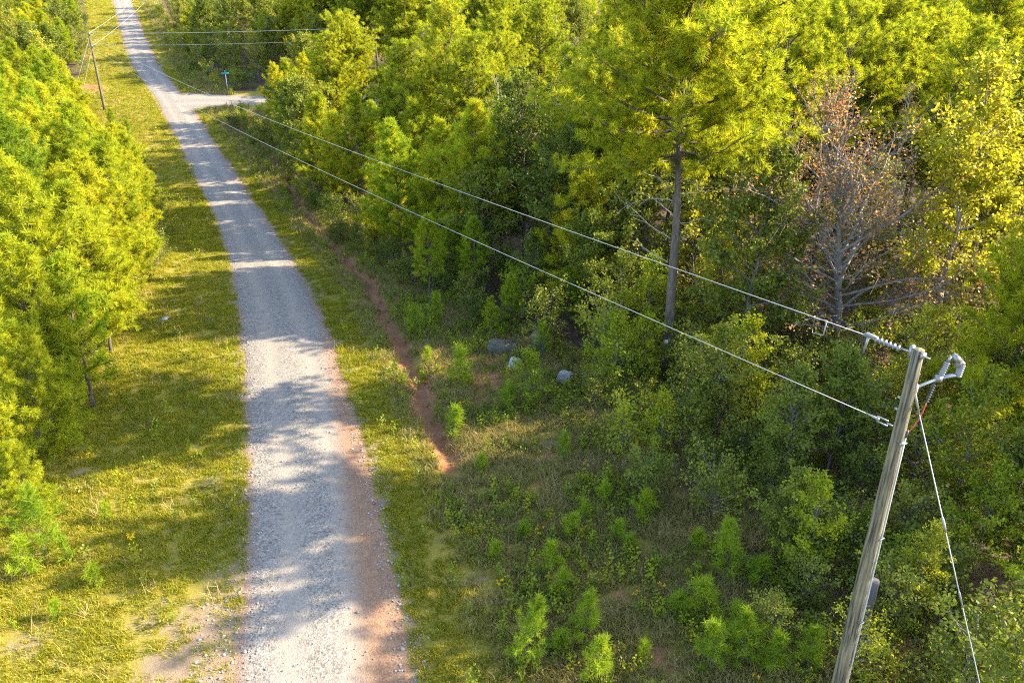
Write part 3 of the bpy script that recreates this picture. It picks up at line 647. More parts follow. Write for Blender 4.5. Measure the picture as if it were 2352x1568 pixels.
# the left stand, roadside row first
ORD = ['first', 'second', 'third', 'fourth', 'fifth', 'sixth', 'seventh', 'eighth', 'ninth', 'tenth', 'eleventh', 'twelfth', 'thirteenth', 'fourteenth', 'fifteenth', 'sixteenth', 'seventeenth', 'eighteenth', 'nineteenth', 'twentieth']
x, y, _ = at(217, 937)
solo('slim_pine_b', 'pine_tree', x, y, 'small pine with bare lower trunk nearest the road on the left', 'pine', r=1.4, s=1.45)
for key, X, Y, s, lab in [('young_pine_b', -18.2, 27.6, .92, 'bushy bright pine at the left edge behind the nearest pines'), ('young_pine_a', -21.0, 30.0, .9, 'full pine at the left edge, tallest there'), ('young_pine_b', -16.9, 24.6, .68, 'bright pine at the left edge, nearest large one'),
        ('young_pine_c', -17.2, 22.4, .62, 'low pine cut by the left edge'), ('young_pine_c', -15.4, 20.6, .42, 'low bright pine above the lower left corner'), ('seedling_d', -14.2, 19.0, 1.0, 'small pine bush on the left verge above the corner'), ('slim_pine_b', -15.9, 19.3, .5, 'stout small pine at the lower left edge'),
        ('young_pine_c', -19.0, 33.5, .95, 'full pine behind the small bare stemmed pine')]:
    solo(key, 'pine_tree', X, Y, lab, 'pine', r=1.3, s=s)
Y = 31.0; i = 0
while Y < 72:
    X = float(xc(Y)+left_edge(Y)-1.0-random.uniform(0, .9))
    solo(random.choice(['young_pine_a', 'young_pine_b', 'young_pine_c', 'young_pine_b']), 'pine_tree', X, Y, f'{ORD[min(i, 19)]} young pine along the left verge, counted from the viewer', 'pine', r=1.5, s=random.uniform(.78, 1.02), group='pines along the left verge')
    Y += random.uniform(2.4, 3.6)*(1 if Y < 55 else 1.4); i += 1

def frustum(X, Y, m=3.0):
    z0 = float(prof(Y)); zc = Y*math.cos(TH)+(CH-z0-6)*math.sin(TH)
    return abs(X) < 0.655*zc+m
def free(X, Y, r):
    return all((X-a_)**2+(Y-b_)**2 > (.75*(r+c_))**2 for a_, b_, c_ in TAKEN)
def fill(region, spacing, choose, n_max):
    x0, x1, y0, y1 = region; out = []
    for yy in np.arange(y0, y1, spacing):
        for xx in np.arange(x0, x1, spacing):
            X = xx+random.uniform(-.42, .42)*spacing; Y = yy+random.uniform(-.42, .42)*spacing
            d = X-float(xc(Y))
            sx_, sy_ = screen(X, Y, gz(X, Y)+.7)
            if (1095 < sx_ < 1350 and 750 < sy_ < 985) or (1475 < sx_ < 1575 and 780 < sy_ < 960): continue
            c = choose(X, Y, d)
            if c is None or not free(X, Y, spacing*.5): continue
            out.append((X, Y)+c); TAKEN.append((X, Y, spacing*.5))
    return out[:n_max]
def left_choice(X, Y, d):
    if d > left_edge(Y)-2.2 or not frustum(X, Y, 2.5): return None
    if Y < 30 or (62 < Y < 110 and abs(X+.503*Y) < 3.2): return None
    k = random.random()
    n_ = float(hash_noise(X, Y, 14, 5))
    if Y > 100 and n_ > .5 and k < .7: return (random.choice(['gum_b', 'gum_a', 'oak_b']), random.uniform(.8, 1.1), 'b')
    if k < .10: return (random.choice(['gum_b', 'gum_a']), random.uniform(.7, 1.0), 'b')
    return (random.choice(['young_pine_a', 'young_pine_b', 'young_pine_c', 'young_pine_d']), random.uniform(.85, 1.12), 'p')
def dist_word(Y): return 'near' if Y < 55 else ('middle distance' if Y < 105 else 'far')
random.seed(101)
LEFT = fill((-75, -12, 29, 100), 2.7, left_choice, 260)+fill((-140, -40, 100, 200), 4.0, left_choice, 260)
DROP_L = {10, 13, 16, 19, 20, 23, 30, 31, 32, 34, 36, 38, 42, 43, 46, 48, 54, 58, 62, 75, 84, 100, 102, 103, 106, 107, 109, 110, 111, 112, 113, 114, 115, 116, 118, 119, 121, 122, 123, 124, 125, 126, 127, 128, 129, 130, 131}
DROP_R = {29, 43, 48, 54, 55, 62, 64, 66, 70, 71, 72, 73, 75, 76, 83, 84, 86, 87, 88, 89, 93, 94, 95, 97, 102, 106, 107, 108, 109, 110, 111, 113, 114, 115, 121, 122, 123, 126, 127, 131, 132, 134, 135, 136, 137, 138, 140, 141, 143, 144, 146, 147, 148, 175, 182, 184, 190, 195, 197, 198, 199, 205, 207, 208, 214, 215, 216, 217, 221, 223, 224, 225, 226, 227, 232, 233, 234, 235, 236, 237, 239, 243, 244, 245, 246, 247, 248, 250, 251, 252, 253, 254, 255, 256, 258, 259, 260, 261, 262, 263, 264, 265, 266, 267, 269, 270, 271, 272, 273, 274, 275, 276, 277, 279, 280, 281, 282, 283, 284, 285, 286, 287, 289, 290, 291, 292, 293, 294, 295, 296, 297, 298, 299, 300, 301, 302, 303, 304, 305, 306, 307, 308, 309, 310, 311, 312, 313, 314, 315, 316, 317, 318, 319, 320, 321, 322, 323, 324, 325, 326, 327, 328, 329, 330, 331, 332, 333, 334, 335, 336, 337, 338, 341, 345, 347, 348, 349, 352, 356, 358, 362, 363, 364, 365, 366, 367, 368, 369, 370, 373, 374, 375, 376, 377, 379, 380, 381, 382, 384, 386, 387, 388, 389, 390, 391, 394, 395, 396, 397, 398, 399, 400, 401, 402, 405, 406, 407, 408, 409, 410, 411, 412, 413, 416, 417, 418, 419, 420, 421, 422, 423, 424, 425, 428, 429, 430, 431, 432, 433, 434, 435, 436, 437, 438, 441, 442, 443, 444, 445}
for q_, (X, Y, key, s, t) in enumerate(LEFT):
    if q_ in DROP_L: continue                            # wholly hidden deep in the stand
    z_ = {'near': 'near part', 'middle distance': 'middle', 'far': 'far end'}[dist_word(Y)]
    plant(key, 'young_pine_tree' if t == 'p' else 'broadleaf_tree', X, Y, f'{LOOK[key]} on the left, {where(X, Y, 6*s)}', 'pine' if t == 'p' else 'tree', ('pines' if t == 'p' else 'broadleaf trees')+' of the left stand', s)
def right_choice(X, Y, d):
    if d < forest_edge(Y)+.8 or not frustum(X, Y, 4 if Y > 34 else 2): return None
    if 104 < Y < 119.5 and X < -18: return None
    if 119.5 < Y < 121 and X < -18: return None
    if Y > 105 and (X > 95 or (X > 20 and Y > 170)): return None
    if (X-P1XY[0])**2+(Y-P1XY[1])**2 < 9 or (Y < 34 and X < 8.5) or (11 < X < 18 and 24 < Y < 33): return None
    n_ = float(hash_noise(X, Y, 11, 3)); k = random.random()
    if Y > 119 and d < 26: return (random.choice(['gum_a', 'gum_b', 'oak_b', 'oak_b', 'young_pine_c', 'gum_a']), random.uniform(.8, 1.15), 'b') if k < .9 else ('young_pine_a', .9, 'y')
    if Y < 62 and d < forest_edge(Y)+4 and k < .75: return (random.choice(['maple_b', 'gum_a', 'gum_b', 'young_pine_c', 'maple_b', 'oak_b']), random.uniform(.6, .95), 'b')
    pine = n_ > .42 if Y < 65 else n_ > .35
    if Y < 34: pine = False
    if d < forest_edge(Y)+4 and Y > 45: pine = k < .8
    if pine:
        if d < forest_edge(Y)+5 or k < .35: return (random.choice(['young_pine_a', 'young_pine_b', 'young_pine_d', 'young_pine_c']), random.uniform(.9, 1.2), 'y')
        return (random.choice(['tall_pine_b', 'tall_pine_c', 'young_pine_d', 'tall_pine_a']), random.uniform(.8, 1.0), 't')
    if Y < 34: return (random.choice(['gum_a', 'gum_b', 'oak_b', 'oak_a']), random.uniform(.6, .95), 'b')
    return (random.choice(['oak_a', 'oak_b', 'gum_b', 'gum_a', 'oak_b']), random.uniform(.85, 1.2), 'b')
random.seed(202)
RIGHT = fill((-40, 60, 10, 62), 3.5, right_choice, 400)+fill((-60, 90, 62, 104), 4.6, right_choice, 300)+fill((-95, -10, 119, 200), 3.9, right_choice, 300)+fill((-40, 95, 104, 170), 6.5, right_choice, 300)
for q_, (X, Y, key, s, t) in enumerate(RIGHT):
    if q_ in DROP_R: continue
    z_ = 'behind the clearing' if Y < 62 else ('this side of the side road' if Y < 104 else 'beyond the side road')
    t = 'b' if 'pine' not in key else 't'
    nm, cat = ('broadleaf_tree', 'tree') if t == 'b' else ('young_pine_tree' if 'young' in key else 'pine_tree', 'pine')
    plant(key, nm, X, Y, f'{LOOK[key]} in the wood, {where(X, Y, 7*s)}', cat, f'{cat}s of the right wood', s)
print('left', len(LEFT), 'right', len(RIGHT))

# undergrowth along the edges
SHR = []
def shrub_choice(X, Y, d):
    if not frustum(X, Y, 2): return None
    if 100 < Y < 122 and d > -4 : 
        if not (100 < Y < 106.5 and d > 9) and not (117.5 < Y and d > 9): return None
    e_ = forest_edge(Y)
    right = e_-1.6 < d < e_+(16 if Y < 40 else 6); left = left_edge(Y)-2.5 < d < left_edge(Y)+.6
    if not (right or left): return None
    if right and Y < 27 and d < e_+.5 and random.random() < .6: return None
    if (X-6.88)**2+(Y-12)**2 < 4: return None
    if left and (Y < 28 or random.random() < .45): return None
    if Y > 70 and random.random() < .4: return None
    return (random.choice(['shrub_a', 'shrub_b', 'shrub_c', 'shrub_d', 'shrub_a', 'shrub_b']), random.uniform(.5, 1.05), 'r' if right else 'l')
random.seed(303)
_T = TAKEN; TAKEN = []
SHR = fill((2, 26, 12, 34), 1.55, shrub_choice, 300)+fill((-60, 2, 12, 34), 2.1, shrub_choice, 300)+fill((-60, 34, 34, 98), 2.0, shrub_choice, 300)+fill((-95, -20, 117.5, 185), 2.6, shrub_choice, 70)
TAKEN = _T
for X, Y, key, s, t in SHR:
    z_ = 'wood edge' if t == 'r' else 'left verge'
    plant(key, 'shrub', X, Y, f'{LOOK[key]} at the {z_}, {where(X, Y, 1)}', 'shrub', f'shrubs at the {z_}', s)

random.seed(404)
# pine seedlings in the clearing: pixel of the foot, size
for i, (key, px, py, s, lab) in enumerate([
    ('seedling_d', 1200, 1530, 1.0, 'largest bright pine seedling at the lower edge of the clearing'), ('seedling_a', 1365, 1568, 1.0, 'bright tapering pine seedling at the bottom edge of the picture'),
    ('seedling_a', 1337, 1475, .95, 'dark green pine seedling behind the bright tapering one'), ('seedling_b', 1285, 1375, 1.0, 'two toned pine seedling in the middle of the lower clearing'),
    ('seedling_b', 1270, 1310, 1.05, 'upright pine seedling with pale top, centre of the clearing'), ('seedling_b', 1307, 1235, .95, 'dark narrow pine seedling in shade, centre of the clearing'),
    ('seedling_c', 1350, 1200, .9, 'blue green little seedling right of the dark narrow one'), ('seedling_c', 1388, 1165, 1.0, 'small pine seedling near the yellow sunlit grass streak'),
    ('seedling_b', 1470, 1195, 1.05, 'broad pine seedling at the right of the clearing'), ('seedling_c', 1415, 1245, 1.0, 'faint low seedling left of the broad one'),
    ('seedling_c', 1440, 1275, .9, 'low seedling below the broad one'), ('seedling_b', 1620, 1415, 1.0, 'bright pine seedling right of the clearing, among weeds'),
    ('seedling_a', 1640, 1540, .95, 'bright pine seedling at lower right of the clearing'), ('seedling_a', 1705, 1530, 1.0, 'bright pine seedling near the foot of the power pole'),
    ('seedling_b', 1690, 1480, 1.05, 'pine seedling behind the two bright ones near the pole'), ('seedling_a', 1670, 1330, 1.1, 'tall soft pine seedling at the wood edge, right'),
    ('seedling_b', 1735, 1350, .95, 'dark pine seedling at the wood edge, right'), ('seedling_b', 1765, 1545, .9, 'pine seedling just left of the power pole foot'),
    ('seedling_a', 1850, 1545, .8, 'green seedling touching the left of the power pole'), ('seedling_c', 1560, 1420, 1.0, 'little seedling left of the bright one among weeds'),
    ('seedling_c', 1290, 1500, .9, 'little dark seedling left of the bottom pines'), ('seedling_c', 1478, 1520, .8, 'little seedling by the red soil patch at the bottom'),
    ('seedling_c', 1160, 950, 1.3, 'round green seedling below the maple sapling'), ('seedling_b', 1060, 880, 1.25, 'upright pine seedling left of the boulders'),
    ('seedling_c', 985, 838, 1.1, 'narrow seedling beside the red ditch'), ('seedling_c', 1047, 1003, 1.3, 'narrow two toned seedling right of the ditch'),
    ('seedling_c', 975, 878, .7, 'tiny seedling at the ditch edge'), ('seedling_c', 1072, 895, .9, 'stubby seedling on the bare red patch'),
    ('seedling_c', 1300, 1055, 1.0, 'small pine seedling at the upper clearing'), ('seedling_c', 1110, 1090, .9, 'pale seedling in the grass right of the road'),
    ('seedling_c', 1200, 1240, .8, 'faint seedling in the grass left of the centre of the clearing'), ('seedling_c', 1135, 1290, .8, 'seedling with yellow weeds at the sunlit strip'),
    ('seedling_c', 1600, 1270, .9, 'low seedling in front of the dark shrubs'), ('seedling_b', 960, 770, 1.3, 'bushy green seedling clump at the ditch'), ('seedling_b', 1000, 745, 1.2, 'second bushy green seedling clump at the ditch'),
    ('seedling_b', 120, 1180, 1.0, 'bright pine seedling on the left verge'), ('seedling_c', 225, 1345, .9, 'little bright seedling on the left verge grass'), ('seedling_c', 165, 1290, 1.0, 'soft bright seedling left of the verge tracks'),
    ('seedling_b', 60, 1330, 1.0, 'pine seedling near the lower left corner'), ('seedling_c', 250, 1200, .8, 'small seedling on the sunny left verge'), ('seedling_c', 130, 1420, .7, 'tiny seedling at the lower left')]):
    x, y, _ = at(px, py)
    v_ = random.uniform(.75, 1.2)
    plant(key, 'pine_seedling', x, y, lab, 'seedling', 'pine seedlings', (s*.92*v_, s*.92*v_, s*random.uniform(.85, 1.15)), tilt=(random.uniform(-.14, .14), random.uniform(-.14, .14)), sink=.02)
# low young growth round the far pole and the junction corners
for i, (px, py, key, s, lab) in enumerate([(262, 300, 'slim_pine_b', .6, 'low pine at the foot of the far power pole'), (300, 330, 'seedling_d', 1.1, 'low pine bush between far pole and road'), (215, 330, 'young_pine_c', .55, 'short pine left of the far power pole'),
        (285, 385, 'slim_pine_b', .7, 'short pine on the left bank below the far pole'), (330, 470, 'slim_pine_b', .75, 'short pine on the left verge facing the shadow bars'), (200, 280, 'slim_pine_b', .7, 'pine bush behind the far pole guy wire'),
        (560, 285, 'seedling_d', .9, 'weedy pine bush at the near corner of the side road'), (600, 275, 'shrub_c', .8, 'green shrub at the near corner of the side road'), (640, 300, 'slim_pine_b', .6, 'low pine behind the near corner of the side road'),
        (540, 300, 'shrub_b', .9, 'dark shrub at the near corner of the side road'), (600, 330, 'shrub_a', 1.0, 'olive shrub below the side road corner'), (545, 205, 'shrub_a', 1.0, 'leafy shrub right of the green street sign'), (490, 196, 'shrub_d', 1.0, 'leafy shrub left of the green street sign'),
        (575, 205, 'shrub_b', 1.1, 'dark shrub beside the side road opposite the corner')]):
    x, y, _ = at(px, py)
    plant(key, 'young_pine_tree' if 'pine' in key or 'seed' in key else 'shrub', x, y, lab, 'pine' if 'pine' in key or 'seed' in key else 'shrub', None, s)

# fills that came out with the same words: say which is nearer
byl = {}
for o in C.objects:
    if o.parent is None and o.get('group') and str(o.get('group')).startswith(('pines of', 'trees of', 'broadleaf trees of', 'shrubs at')): byl.setdefault(o['label'], []).append(o)
for lab, os_ in byl.items():
    if len(os_) in (2, 3):
        os_.sort(key=lambda o: o.location.y)
        for o, w_ in zip(os_, ('nearer', 'farther') if len(os_) == 2 else ('nearest', 'middle', 'farthest')): o['label'] = f'{w_} {lab}'
    elif len(os_) > 3:
        os_.sort(key=lambda o: screen(o.location.x, o.location.y, o.location.z)[0])
        for i, o in enumerate(os_): o['label'] = ('leftmost' if i == 0 else 'rightmost' if i == len(os_)-1 else ORD[min(i, 19)]+' from left')+' '+lab

# ------------------------------------------------------------------ poles, wires and hardware
def wire(name, a_, b_, sag, rad, label, material='wire', n=40):
    a_ = np.array(a_); b_ = np.array(b_); t = np.linspace(0, 1, n)[:, None]
    P = a_+(b_-a_)*t; P[:, 2] -= (4*sag*t*(1-t))[:, 0]
    o = MB().rings(P, rad, 5).build(name, M[material], None, True)
    return tag(o, label, 'wire')
def stack(mb, p, d, n, pitch, r_in, r_out):
    """ribbed insulator from p along d"""
    pts = []; rr = []
    for i in range(n):
        pts += [i*pitch, i*pitch+pitch*.35, i*pitch+pitch*.5, i*pitch+pitch*.85]; rr += [r_in, r_in*1.1, r_out, r_in*1.15]
    mb.rings(np.array(p)+np.array(d)*np.array(pts)[:, None], rr, 12); return np.array(p)+np.array(d)*n*pitch
NP = np.array([6.88, 12.0]); NH = 10.3
FP = np.array(at(241, 253)); FH = 9.6
along = nrm(np.array([FP[0]-NP[0], FP[1]-NP[1], 0.0]))
ng = gz(*NP)
root = empty('utility_pole', (NP[0], NP[1], ng)); tag(root, 'near weathered wooden power pole with insulators and pale conduit strip', 'pole')
hs = np.linspace(-.3, NH-ng, 14)
def prad(h): return .098+.062*(1-h/NH)
mb = MB(); wb = np.stack([.012*np.sin(hs*.9), .01*np.cos(hs*.7), hs], -1)
mb.rings(wb, [prad(h) for h in hs], 20); mb.build('pole_shaft', M['pole_wood'], root, True)
def on(az, h, extra=0.0):
    r = prad(h)+extra; return np.array([math.cos(az)*r, math.sin(az)*r, h])
AW = math.atan2(along[1], along[0])                       # heading of the line wires
CZ = -.35                                                 # heading of the conduit: right, a little to the viewer
hc = np.linspace(-.1, 8.35, 12)
MB().rings(np.array([on(CZ, h, .008) for h in hc]), .026, 8).build('conduit', M['conduit'], root, True)
for h in (8.2, 6.1, 4.0, 1.9):
    mb = MB(); a0 = np.linspace(CZ-.75, CZ+.75, 9)
    mb.rings(np.array([on(q, h, .012+.045*max(0, 1-abs(q-CZ)/.4)) for q in a0]), .012, 6); mb.build('conduit_strap', M['metal'], root, True)
MB().box(on(CZ-.8, 8.22, .008), (.12, .03, .06), Quaternion((0, 0, 1), CZ+.8)).build('pole_tag', M['metal'], root)
# upper dead end: plate, insulator, clamp
h1 = 9.92-ng*0
p0 = on(AW, h1); MB().box(on(AW, h1+.02, .01), (.05, .10, .22), Quaternion((0, 0, 1), AW)).build('dead_end_plate', M['metal'], root)
mb = MB(); mb.rings([p0, p0+along*.22], .016, 8); mb.build('insulator_shackle', M['metal'], root, True)
mb = MB(); pe = stack(mb, p0+along*.2-UP*.012, along, 6, .085, .022, .062); mb.build('insulator', M['porcelain'], root, True)
mb = MB(); mb.rings([pe-along*.05, pe+along*.22], .028, 8); mb.rings([pe+along*.12, pe+along*.14-UP*.16, pe+along*.16-UP*.34], [.026, .022, .012], 6)
mb.box(pe+along*.08+UP*.03, (.2, .06, .05), Quaternion((0, 0, 1), AW)); mb.build('wire_clamp', M['metal'], root, True)
U0 = pe+along*.2+np.array([*NP, ng])
sq = pe+along*1.0-UP*.02
mb = MB(); L_ = [(0, 0), (.02, -.3), (.27, -.34), (.27, -.04), (0, 0)]
mb.rings([sq+along*q[0]+UP*q[1] for q in L_], .012, 6); mb.build('wire_bail', M['metal'], root, True)
MB().box(on(-1.15, 9.95, .012), (.03, .12, .09), Quaternion((0, 0, 1), -1.15)).build('back_plate', M['metal'], root)
p = on(-.9, 9.93); MB().rings([p, p*np.array([1, 1, 1])+np.array([.09, -.06, -.02])], .014, 8).build('through_bolt', M['metal'], root, True)
for h in (9.05, 8.82):
    p = on(AW+.2, h); MB().rings([p-along*.02, p+along*.05], [.03, .022], 8).build('bolt', M['metal'], root, True)
# lower dead end
h2 = 8.74-ng
p0 = on(AW, h2); mb = MB(); mb.rings([p0, p0+along*.14], .016, 8); mb.rings([p0+along*.12+UP*.05, p0+along*.34+UP*.05], .014, 6); mb.rings([p0+along*.12-UP*.05, p0+along*.34-UP*.05], .014, 6)
mb.rings([p0+along*.33+UP*.055, p0+along*.33-UP*.055], .014, 6); mb.rings([p0+along*.3, p0+along*.56], [.03, .014], 8); mb.build('neutral_clevis', M['metal'], root, True)
L0 = p0+along*.5+np.array([*NP, ng])
# arm with cut-out and arrester on the right
AR = .25; ad = np.array([math.cos(AR), math.sin(AR), 0])
hb = 9.27; b0 = on(AR, hb)
mb = MB(); mb.box(on(AR, hb, .012), (.05, .10, .16), Quaternion((0, 0, 1), AR)); mb.rings([b0, b0+ad*.25+UP*.07, b0+ad*.46+UP*.13], .024, 8); mb.build('bracket_arm', M['conduit'], root, True)
be = b0+ad*.46+UP*.13
mb = MB(); mb.rings([be-ad*.02, be+ad*.30+UP*.02, be+ad*.42+UP*.0], [.038, .036, .02], 8); mb.box(be+UP*.0, (.10, .09, .10)); mb.build('cutout_mount', M['metal'], root, True)
mb = MB(); i1 = stack(mb, be+UP*.02+ad*.03, nrm(UP+ad*.28), 7, .042, .034, .058); mb.build('cutout_insulator', M['porcelain'], root, True)
mb = MB(); mb.rings([i1, i1+nrm(UP+ad*.3)*.11], [.03, .022], 8); mb.box(i1+ad*.17+UP*.05, (.16, .11, .10), Quaternion((0, 1, 0), .7)); mb.box(i1+ad*.24-UP*.05, (.05, .08, .16), Quaternion((0, 1, 0), .4)); mb.build('cutout_hood', M['metal'], root)
mb = MB(); i2 = stack(mb, be+ad*.40-UP*.02, nrm(UP+ad*.12), 6, .040, .045, .066); mb.rings([i2, i2+UP*.035, i2+UP*.06], [.05, .045, .01], 10); mb.build('arrester_insulator', M['porcelain'], root, True)
mb = MB(); a1 = be+ad*-.06-UP*.10; mb.rings([be-UP*.02, a1], .008, 6); a2 = stack(mb, a1, nrm(np.array([-.22, -.1, -1.])), 8, .045, .018, .040); mb.build('arrester', M['rubber'], root, True)
q_ = on(CZ, 8.38, .02); tt = np.linspace(0, 1, 10)[:, None]
MB().rings(a2+(q_-a2)*tt+np.array([.05, 0, 0])*np.sin(tt*3.14), .010, 6).build('red_lead', M['red'], root, True)
MB().rings([on(CZ, 8.32, .012), on(CZ, 8.46, .02)], [.036, .028], 8).build('conduit_cap', M['rubber'], root, True)
# guy wire
gy = np.array([*NP, ng])+b0-UP*.06+ad*.01
ga = np.array([NP[0]-along[0]*4.6, NP[1]-along[1]*4.6, 0]); ga[2] = gz(ga[0], ga[1])
gd = nrm(ga-gy)
groot = empty('guy_wire', (ga[0], ga[1], ga[2])); tag(groot, 'pale stay wire running down from the near power pole, right of it', 'guy wire')
o0 = np.array(groot.location)
LN = np.linalg.norm(ga-gy)
mb = MB(); mb.rings([gy-o0, gy+gd*LN*.5-o0, ga-o0], .009, 6); mb.build('cable', M['wire'], groot, True)
mb = MB(); mb.rings([gy-gd*.02-o0, gy+gd*.12-o0, gy+gd*.42-o0], [.035, .026, .013], 8); mb.build('top_grip', M['metal'], groot, True)
mb = MB(); mb.rings([gy+gd*2.25-o0, gy+gd*2.32-o0, gy+gd*2.42-o0, gy+gd*2.55-o0], [.012, .026, .026, .012], 8); mb.build('link_fitting', M['metal'], groot, True)
mb = MB(); mb.rings([gy+gd*3.6-o0, gy+gd*3.66-o0, gy+gd*3.9-o0], [.012, .019, .012], 8); mb.build('wire_splice', M['metal'], groot, True)
mb = MB(); mb.rings([ga-gd*.5-o0, ga+gd*.2-o0], .02, 8); mb.build('anchor_rod', M['metal'], groot, True)

# far pole, with its wires
fr = empty('utility_pole', tuple(FP)); tag(fr, 'far slender wooden power pole on the left bank near the junction', 'pole')
hs = np.linspace(-.3, FH, 10); MB().rings(np.stack([hs*0, hs*0, hs], -1), [.20-.075*h/FH for h in hs], 14).build('pole_shaft', M['pole_wood'], fr, True)
FT = np.array(FP)
for nm, h in (('upper', FH-.15), ('lower', FH-1.6)):
    mb = MB(); stack(mb, -along*.1+UP*h, -along, 5, .11, .03, .08); mb.build('insulator', M['porcelain'], fr, True)
    d2 = nrm(np.array([1., .05, 0])); mb = MB(); stack(mb, d2*.1+UP*h, d2, 5, .11, .03, .08); mb.build('insulator', M['porcelain'], fr, True)
wire('power_line', U0, FT-along*.65+UP*(FH-.15), .98, .008, 'upper power line sagging from the near pole to the far pole')
wire('power_line', L0, FT-along*.65+UP*(FH-1.6), 1.0, .008, 'lower power line sagging from the near pole to the far pole')
# branch lines to a pole standing in the wood on the right
BP = np.array([6.0, 117.0, gz(6.0, 117.0)])
br = empty('utility_pole', tuple(BP)); tag(br, 'power pole hidden in the crowns at the far end of the branch lines', 'pole')
MB().rings(np.stack([hs*0, hs*0, np.linspace(-.3, 10.2, 10)], -1), [.20-.075*h/FH for h in hs], 14).build('pole_shaft', M['pole_wood'], br, True)
wire('power_line', FT+np.array([.6, .03, FH-.15]), BP+UP*10.1, .55, .02, 'upper branch line from the far pole across the road to the right')
wire('power_line', FT+np.array([.6, .03, FH-1.6]), BP+UP*8.6, .55, .02, 'lower branch line from the far pole across the road to the right')
# next pole further along the road
Q = np.array([-86.5, 215., gz(-86.5, 215.)])
qr = empty('utility_pole', tuple(Q)); tag(qr, 'power pole further along the road beyond the top of the picture', 'pole')
MB().rings(np.stack([hs*0, hs*0, np.linspace(-.3, 9.6, 10)], -1), [.20-.075*h/FH for h in hs], 14).build('pole_shaft', M['pole_wood'], qr, True)
wire('power_line', FT+UP*(FH-.1), np.array([-86.5, 215., 18.3]), 1.0, .018, 'thin upper line continuing from the far pole along the road')
wire('power_line', FT+UP*(FH-1.7), np.array([-85.5, 215., 17.0]), 1.0, .018, 'thin lower line continuing from the far pole along the road')
for i, (dx, dy, h, lab) in enumerate([(-2.2, -6.5, FH-.6, 'long stay wire of the far pole, nearest to the viewer'), (-1.0, -6.0, FH-1.9, 'short stay wire of the far pole, close to the shaft'), (-6.5, 1.0, FH-.8, 'slanting stay wire on the left of the far pole')]):
    g = np.array([FT[0]+dx, FT[1]+dy, 0]); g[2] = gz(g[0], g[1])
    o = MB().rings([FT+UP*h, g], .008, 5).build('guy_wire', M['wire'], None, True); tag(o, lab, 'guy wire')

# stub post behind the near pole
x, y, z = at(1968, 1482)
sp = empty('stub_post', (x, y, z)); tag(sp, 'short dark grey stub of an old pole behind the near power pole', 'post')
hs2 = np.linspace(-.3, 2.15, 8); mb = MB(); mb.rings(np.stack([.03*hs2/2, hs2*0, hs2], -1), np.where(hs2 > 2.1, .125, .14), 16); mb.build('shaft', M['stub_wood'], sp, True)
mb = MB(); mb.rings([(.03, 0, 2.15), (.03, 0, 2.165), (.03, 0, 2.17)], [.125, .10, .02], 16); mb.build('cut_top', M['bark_grey'], sp, True)
# street sign at the far corner of the side road
x, y, z = at(524, 214)
sg = empty('street_sign', (x, y, z), .25); tag(sg, 'small green street name sign on a post at the side road', 'sign')
MB().rings([(0, 0, -.3), (0, 0, 2.5)], .05, 8).build('post', M['steel_wire'], sg, True)
MB().box((0, 0, 2.66), (1.05, .03, .26)).build('sign_blade', M['sign_green'], sg)
MB().box((0, 0, 2.93), (.03, .9, .22)).build('sign_blade', M['sign_green'], sg)
MB().box((0, 0, 2.52), (.10, .06, .06)).build('sign_bracket', M['metal'], sg)
# tag on the pine trunk
tg = MB().box((0, 0, 0), (.17, .012, .20)).build('trunk_tag', M['white'])
tg.location = (P1XY[0]-.13, P1XY[1]-.285, gz(*P1XY)+1.75); tg.rotation_euler = (0, 0, -.35)
tag(tg, 'small white posted tag on the trunk of the tall pine', 'tag')

# boulders
def boulder(px, py, size, seed, material, label, rot=(0, 0, 0), angular=.25, sink=.25):
    rng = np.random.default_rng(seed)
    import bmesh
    bm = bmesh.new(); bmesh.ops.create_icosphere(bm, subdivisions=4, radius=1)
    pl = [(nrm(rng.normal(size=3)), rng.uniform(.5, .82)) for _ in range(13)]
    for v in bm.verts:
        p_ = np.array(v.co)
        for n_, dd in pl:
            k_ = p_ @ n_
            if k_ > dd: p_ = p_-n_*(k_-dd)*.985
        f_ = 1+.10*(hash_noise(p_[0]*3+p_[2], p_[1]*3-p_[2]*2, .8, seed)-.5)+.05*(hash_noise(p_[0]*9, p_[1]*9+p_[2]*7, .8, seed+1)-.5)
        v.co = p_*float(f_)*np.array(size)/2
    me = bpy.data.meshes.new('boulder'); bm.to_mesh(me); bm.free()
    x, y, z = at(px, py); o = link('boulder', me, M[material]); o.location = (x, y, z+size[2]*(.5-sink)); o.rotation_euler = rot
    return tag(o, label, 'boulder')
boulder(1293, 882, (.8, .7, 1.0), 1, 'granite_pale', 'pale whitish boulder with a crack right of the maple sapling', (.2, .1, .3), sink=.2)
boulder(1182, 845, (1.0, .8, .6), 2, 'granite_pale', 'flat pale boulder slab left of the maple sapling', (.35, -.35, .4), sink=.2)
boulder(1165, 805, (2.1, 1.3, 1.1), 3, 'granite_grey', 'big grey boulder overgrown at the back of the pile', (.1, .25, .2), sink=.42)
boulder(1245, 815, (1.3, 1.2, 2.0), 4, 'granite_grey', 'upright pointed grey boulder behind the small pine', (.1, -.25, .7), sink=.25)
boulder(380, 735, (.5, .4, .32), 6, 'granite_pale', 'small pale stone at the shaded edge of the left verge', (0, 0, .5))
boulder(1455, 1213, (.28, .22, .16), 7, 'granite_pale', 'small pale stone in the clearing grass')
boulder(1770, 1500, (.35, .3, .2), 8, 'granite_pale', 'pale stone among seedlings near the power pole')
boulder(1915, 1410, (.4, .3, .25), 9, 'granite_pale', 'pale stone at the left of the power pole')

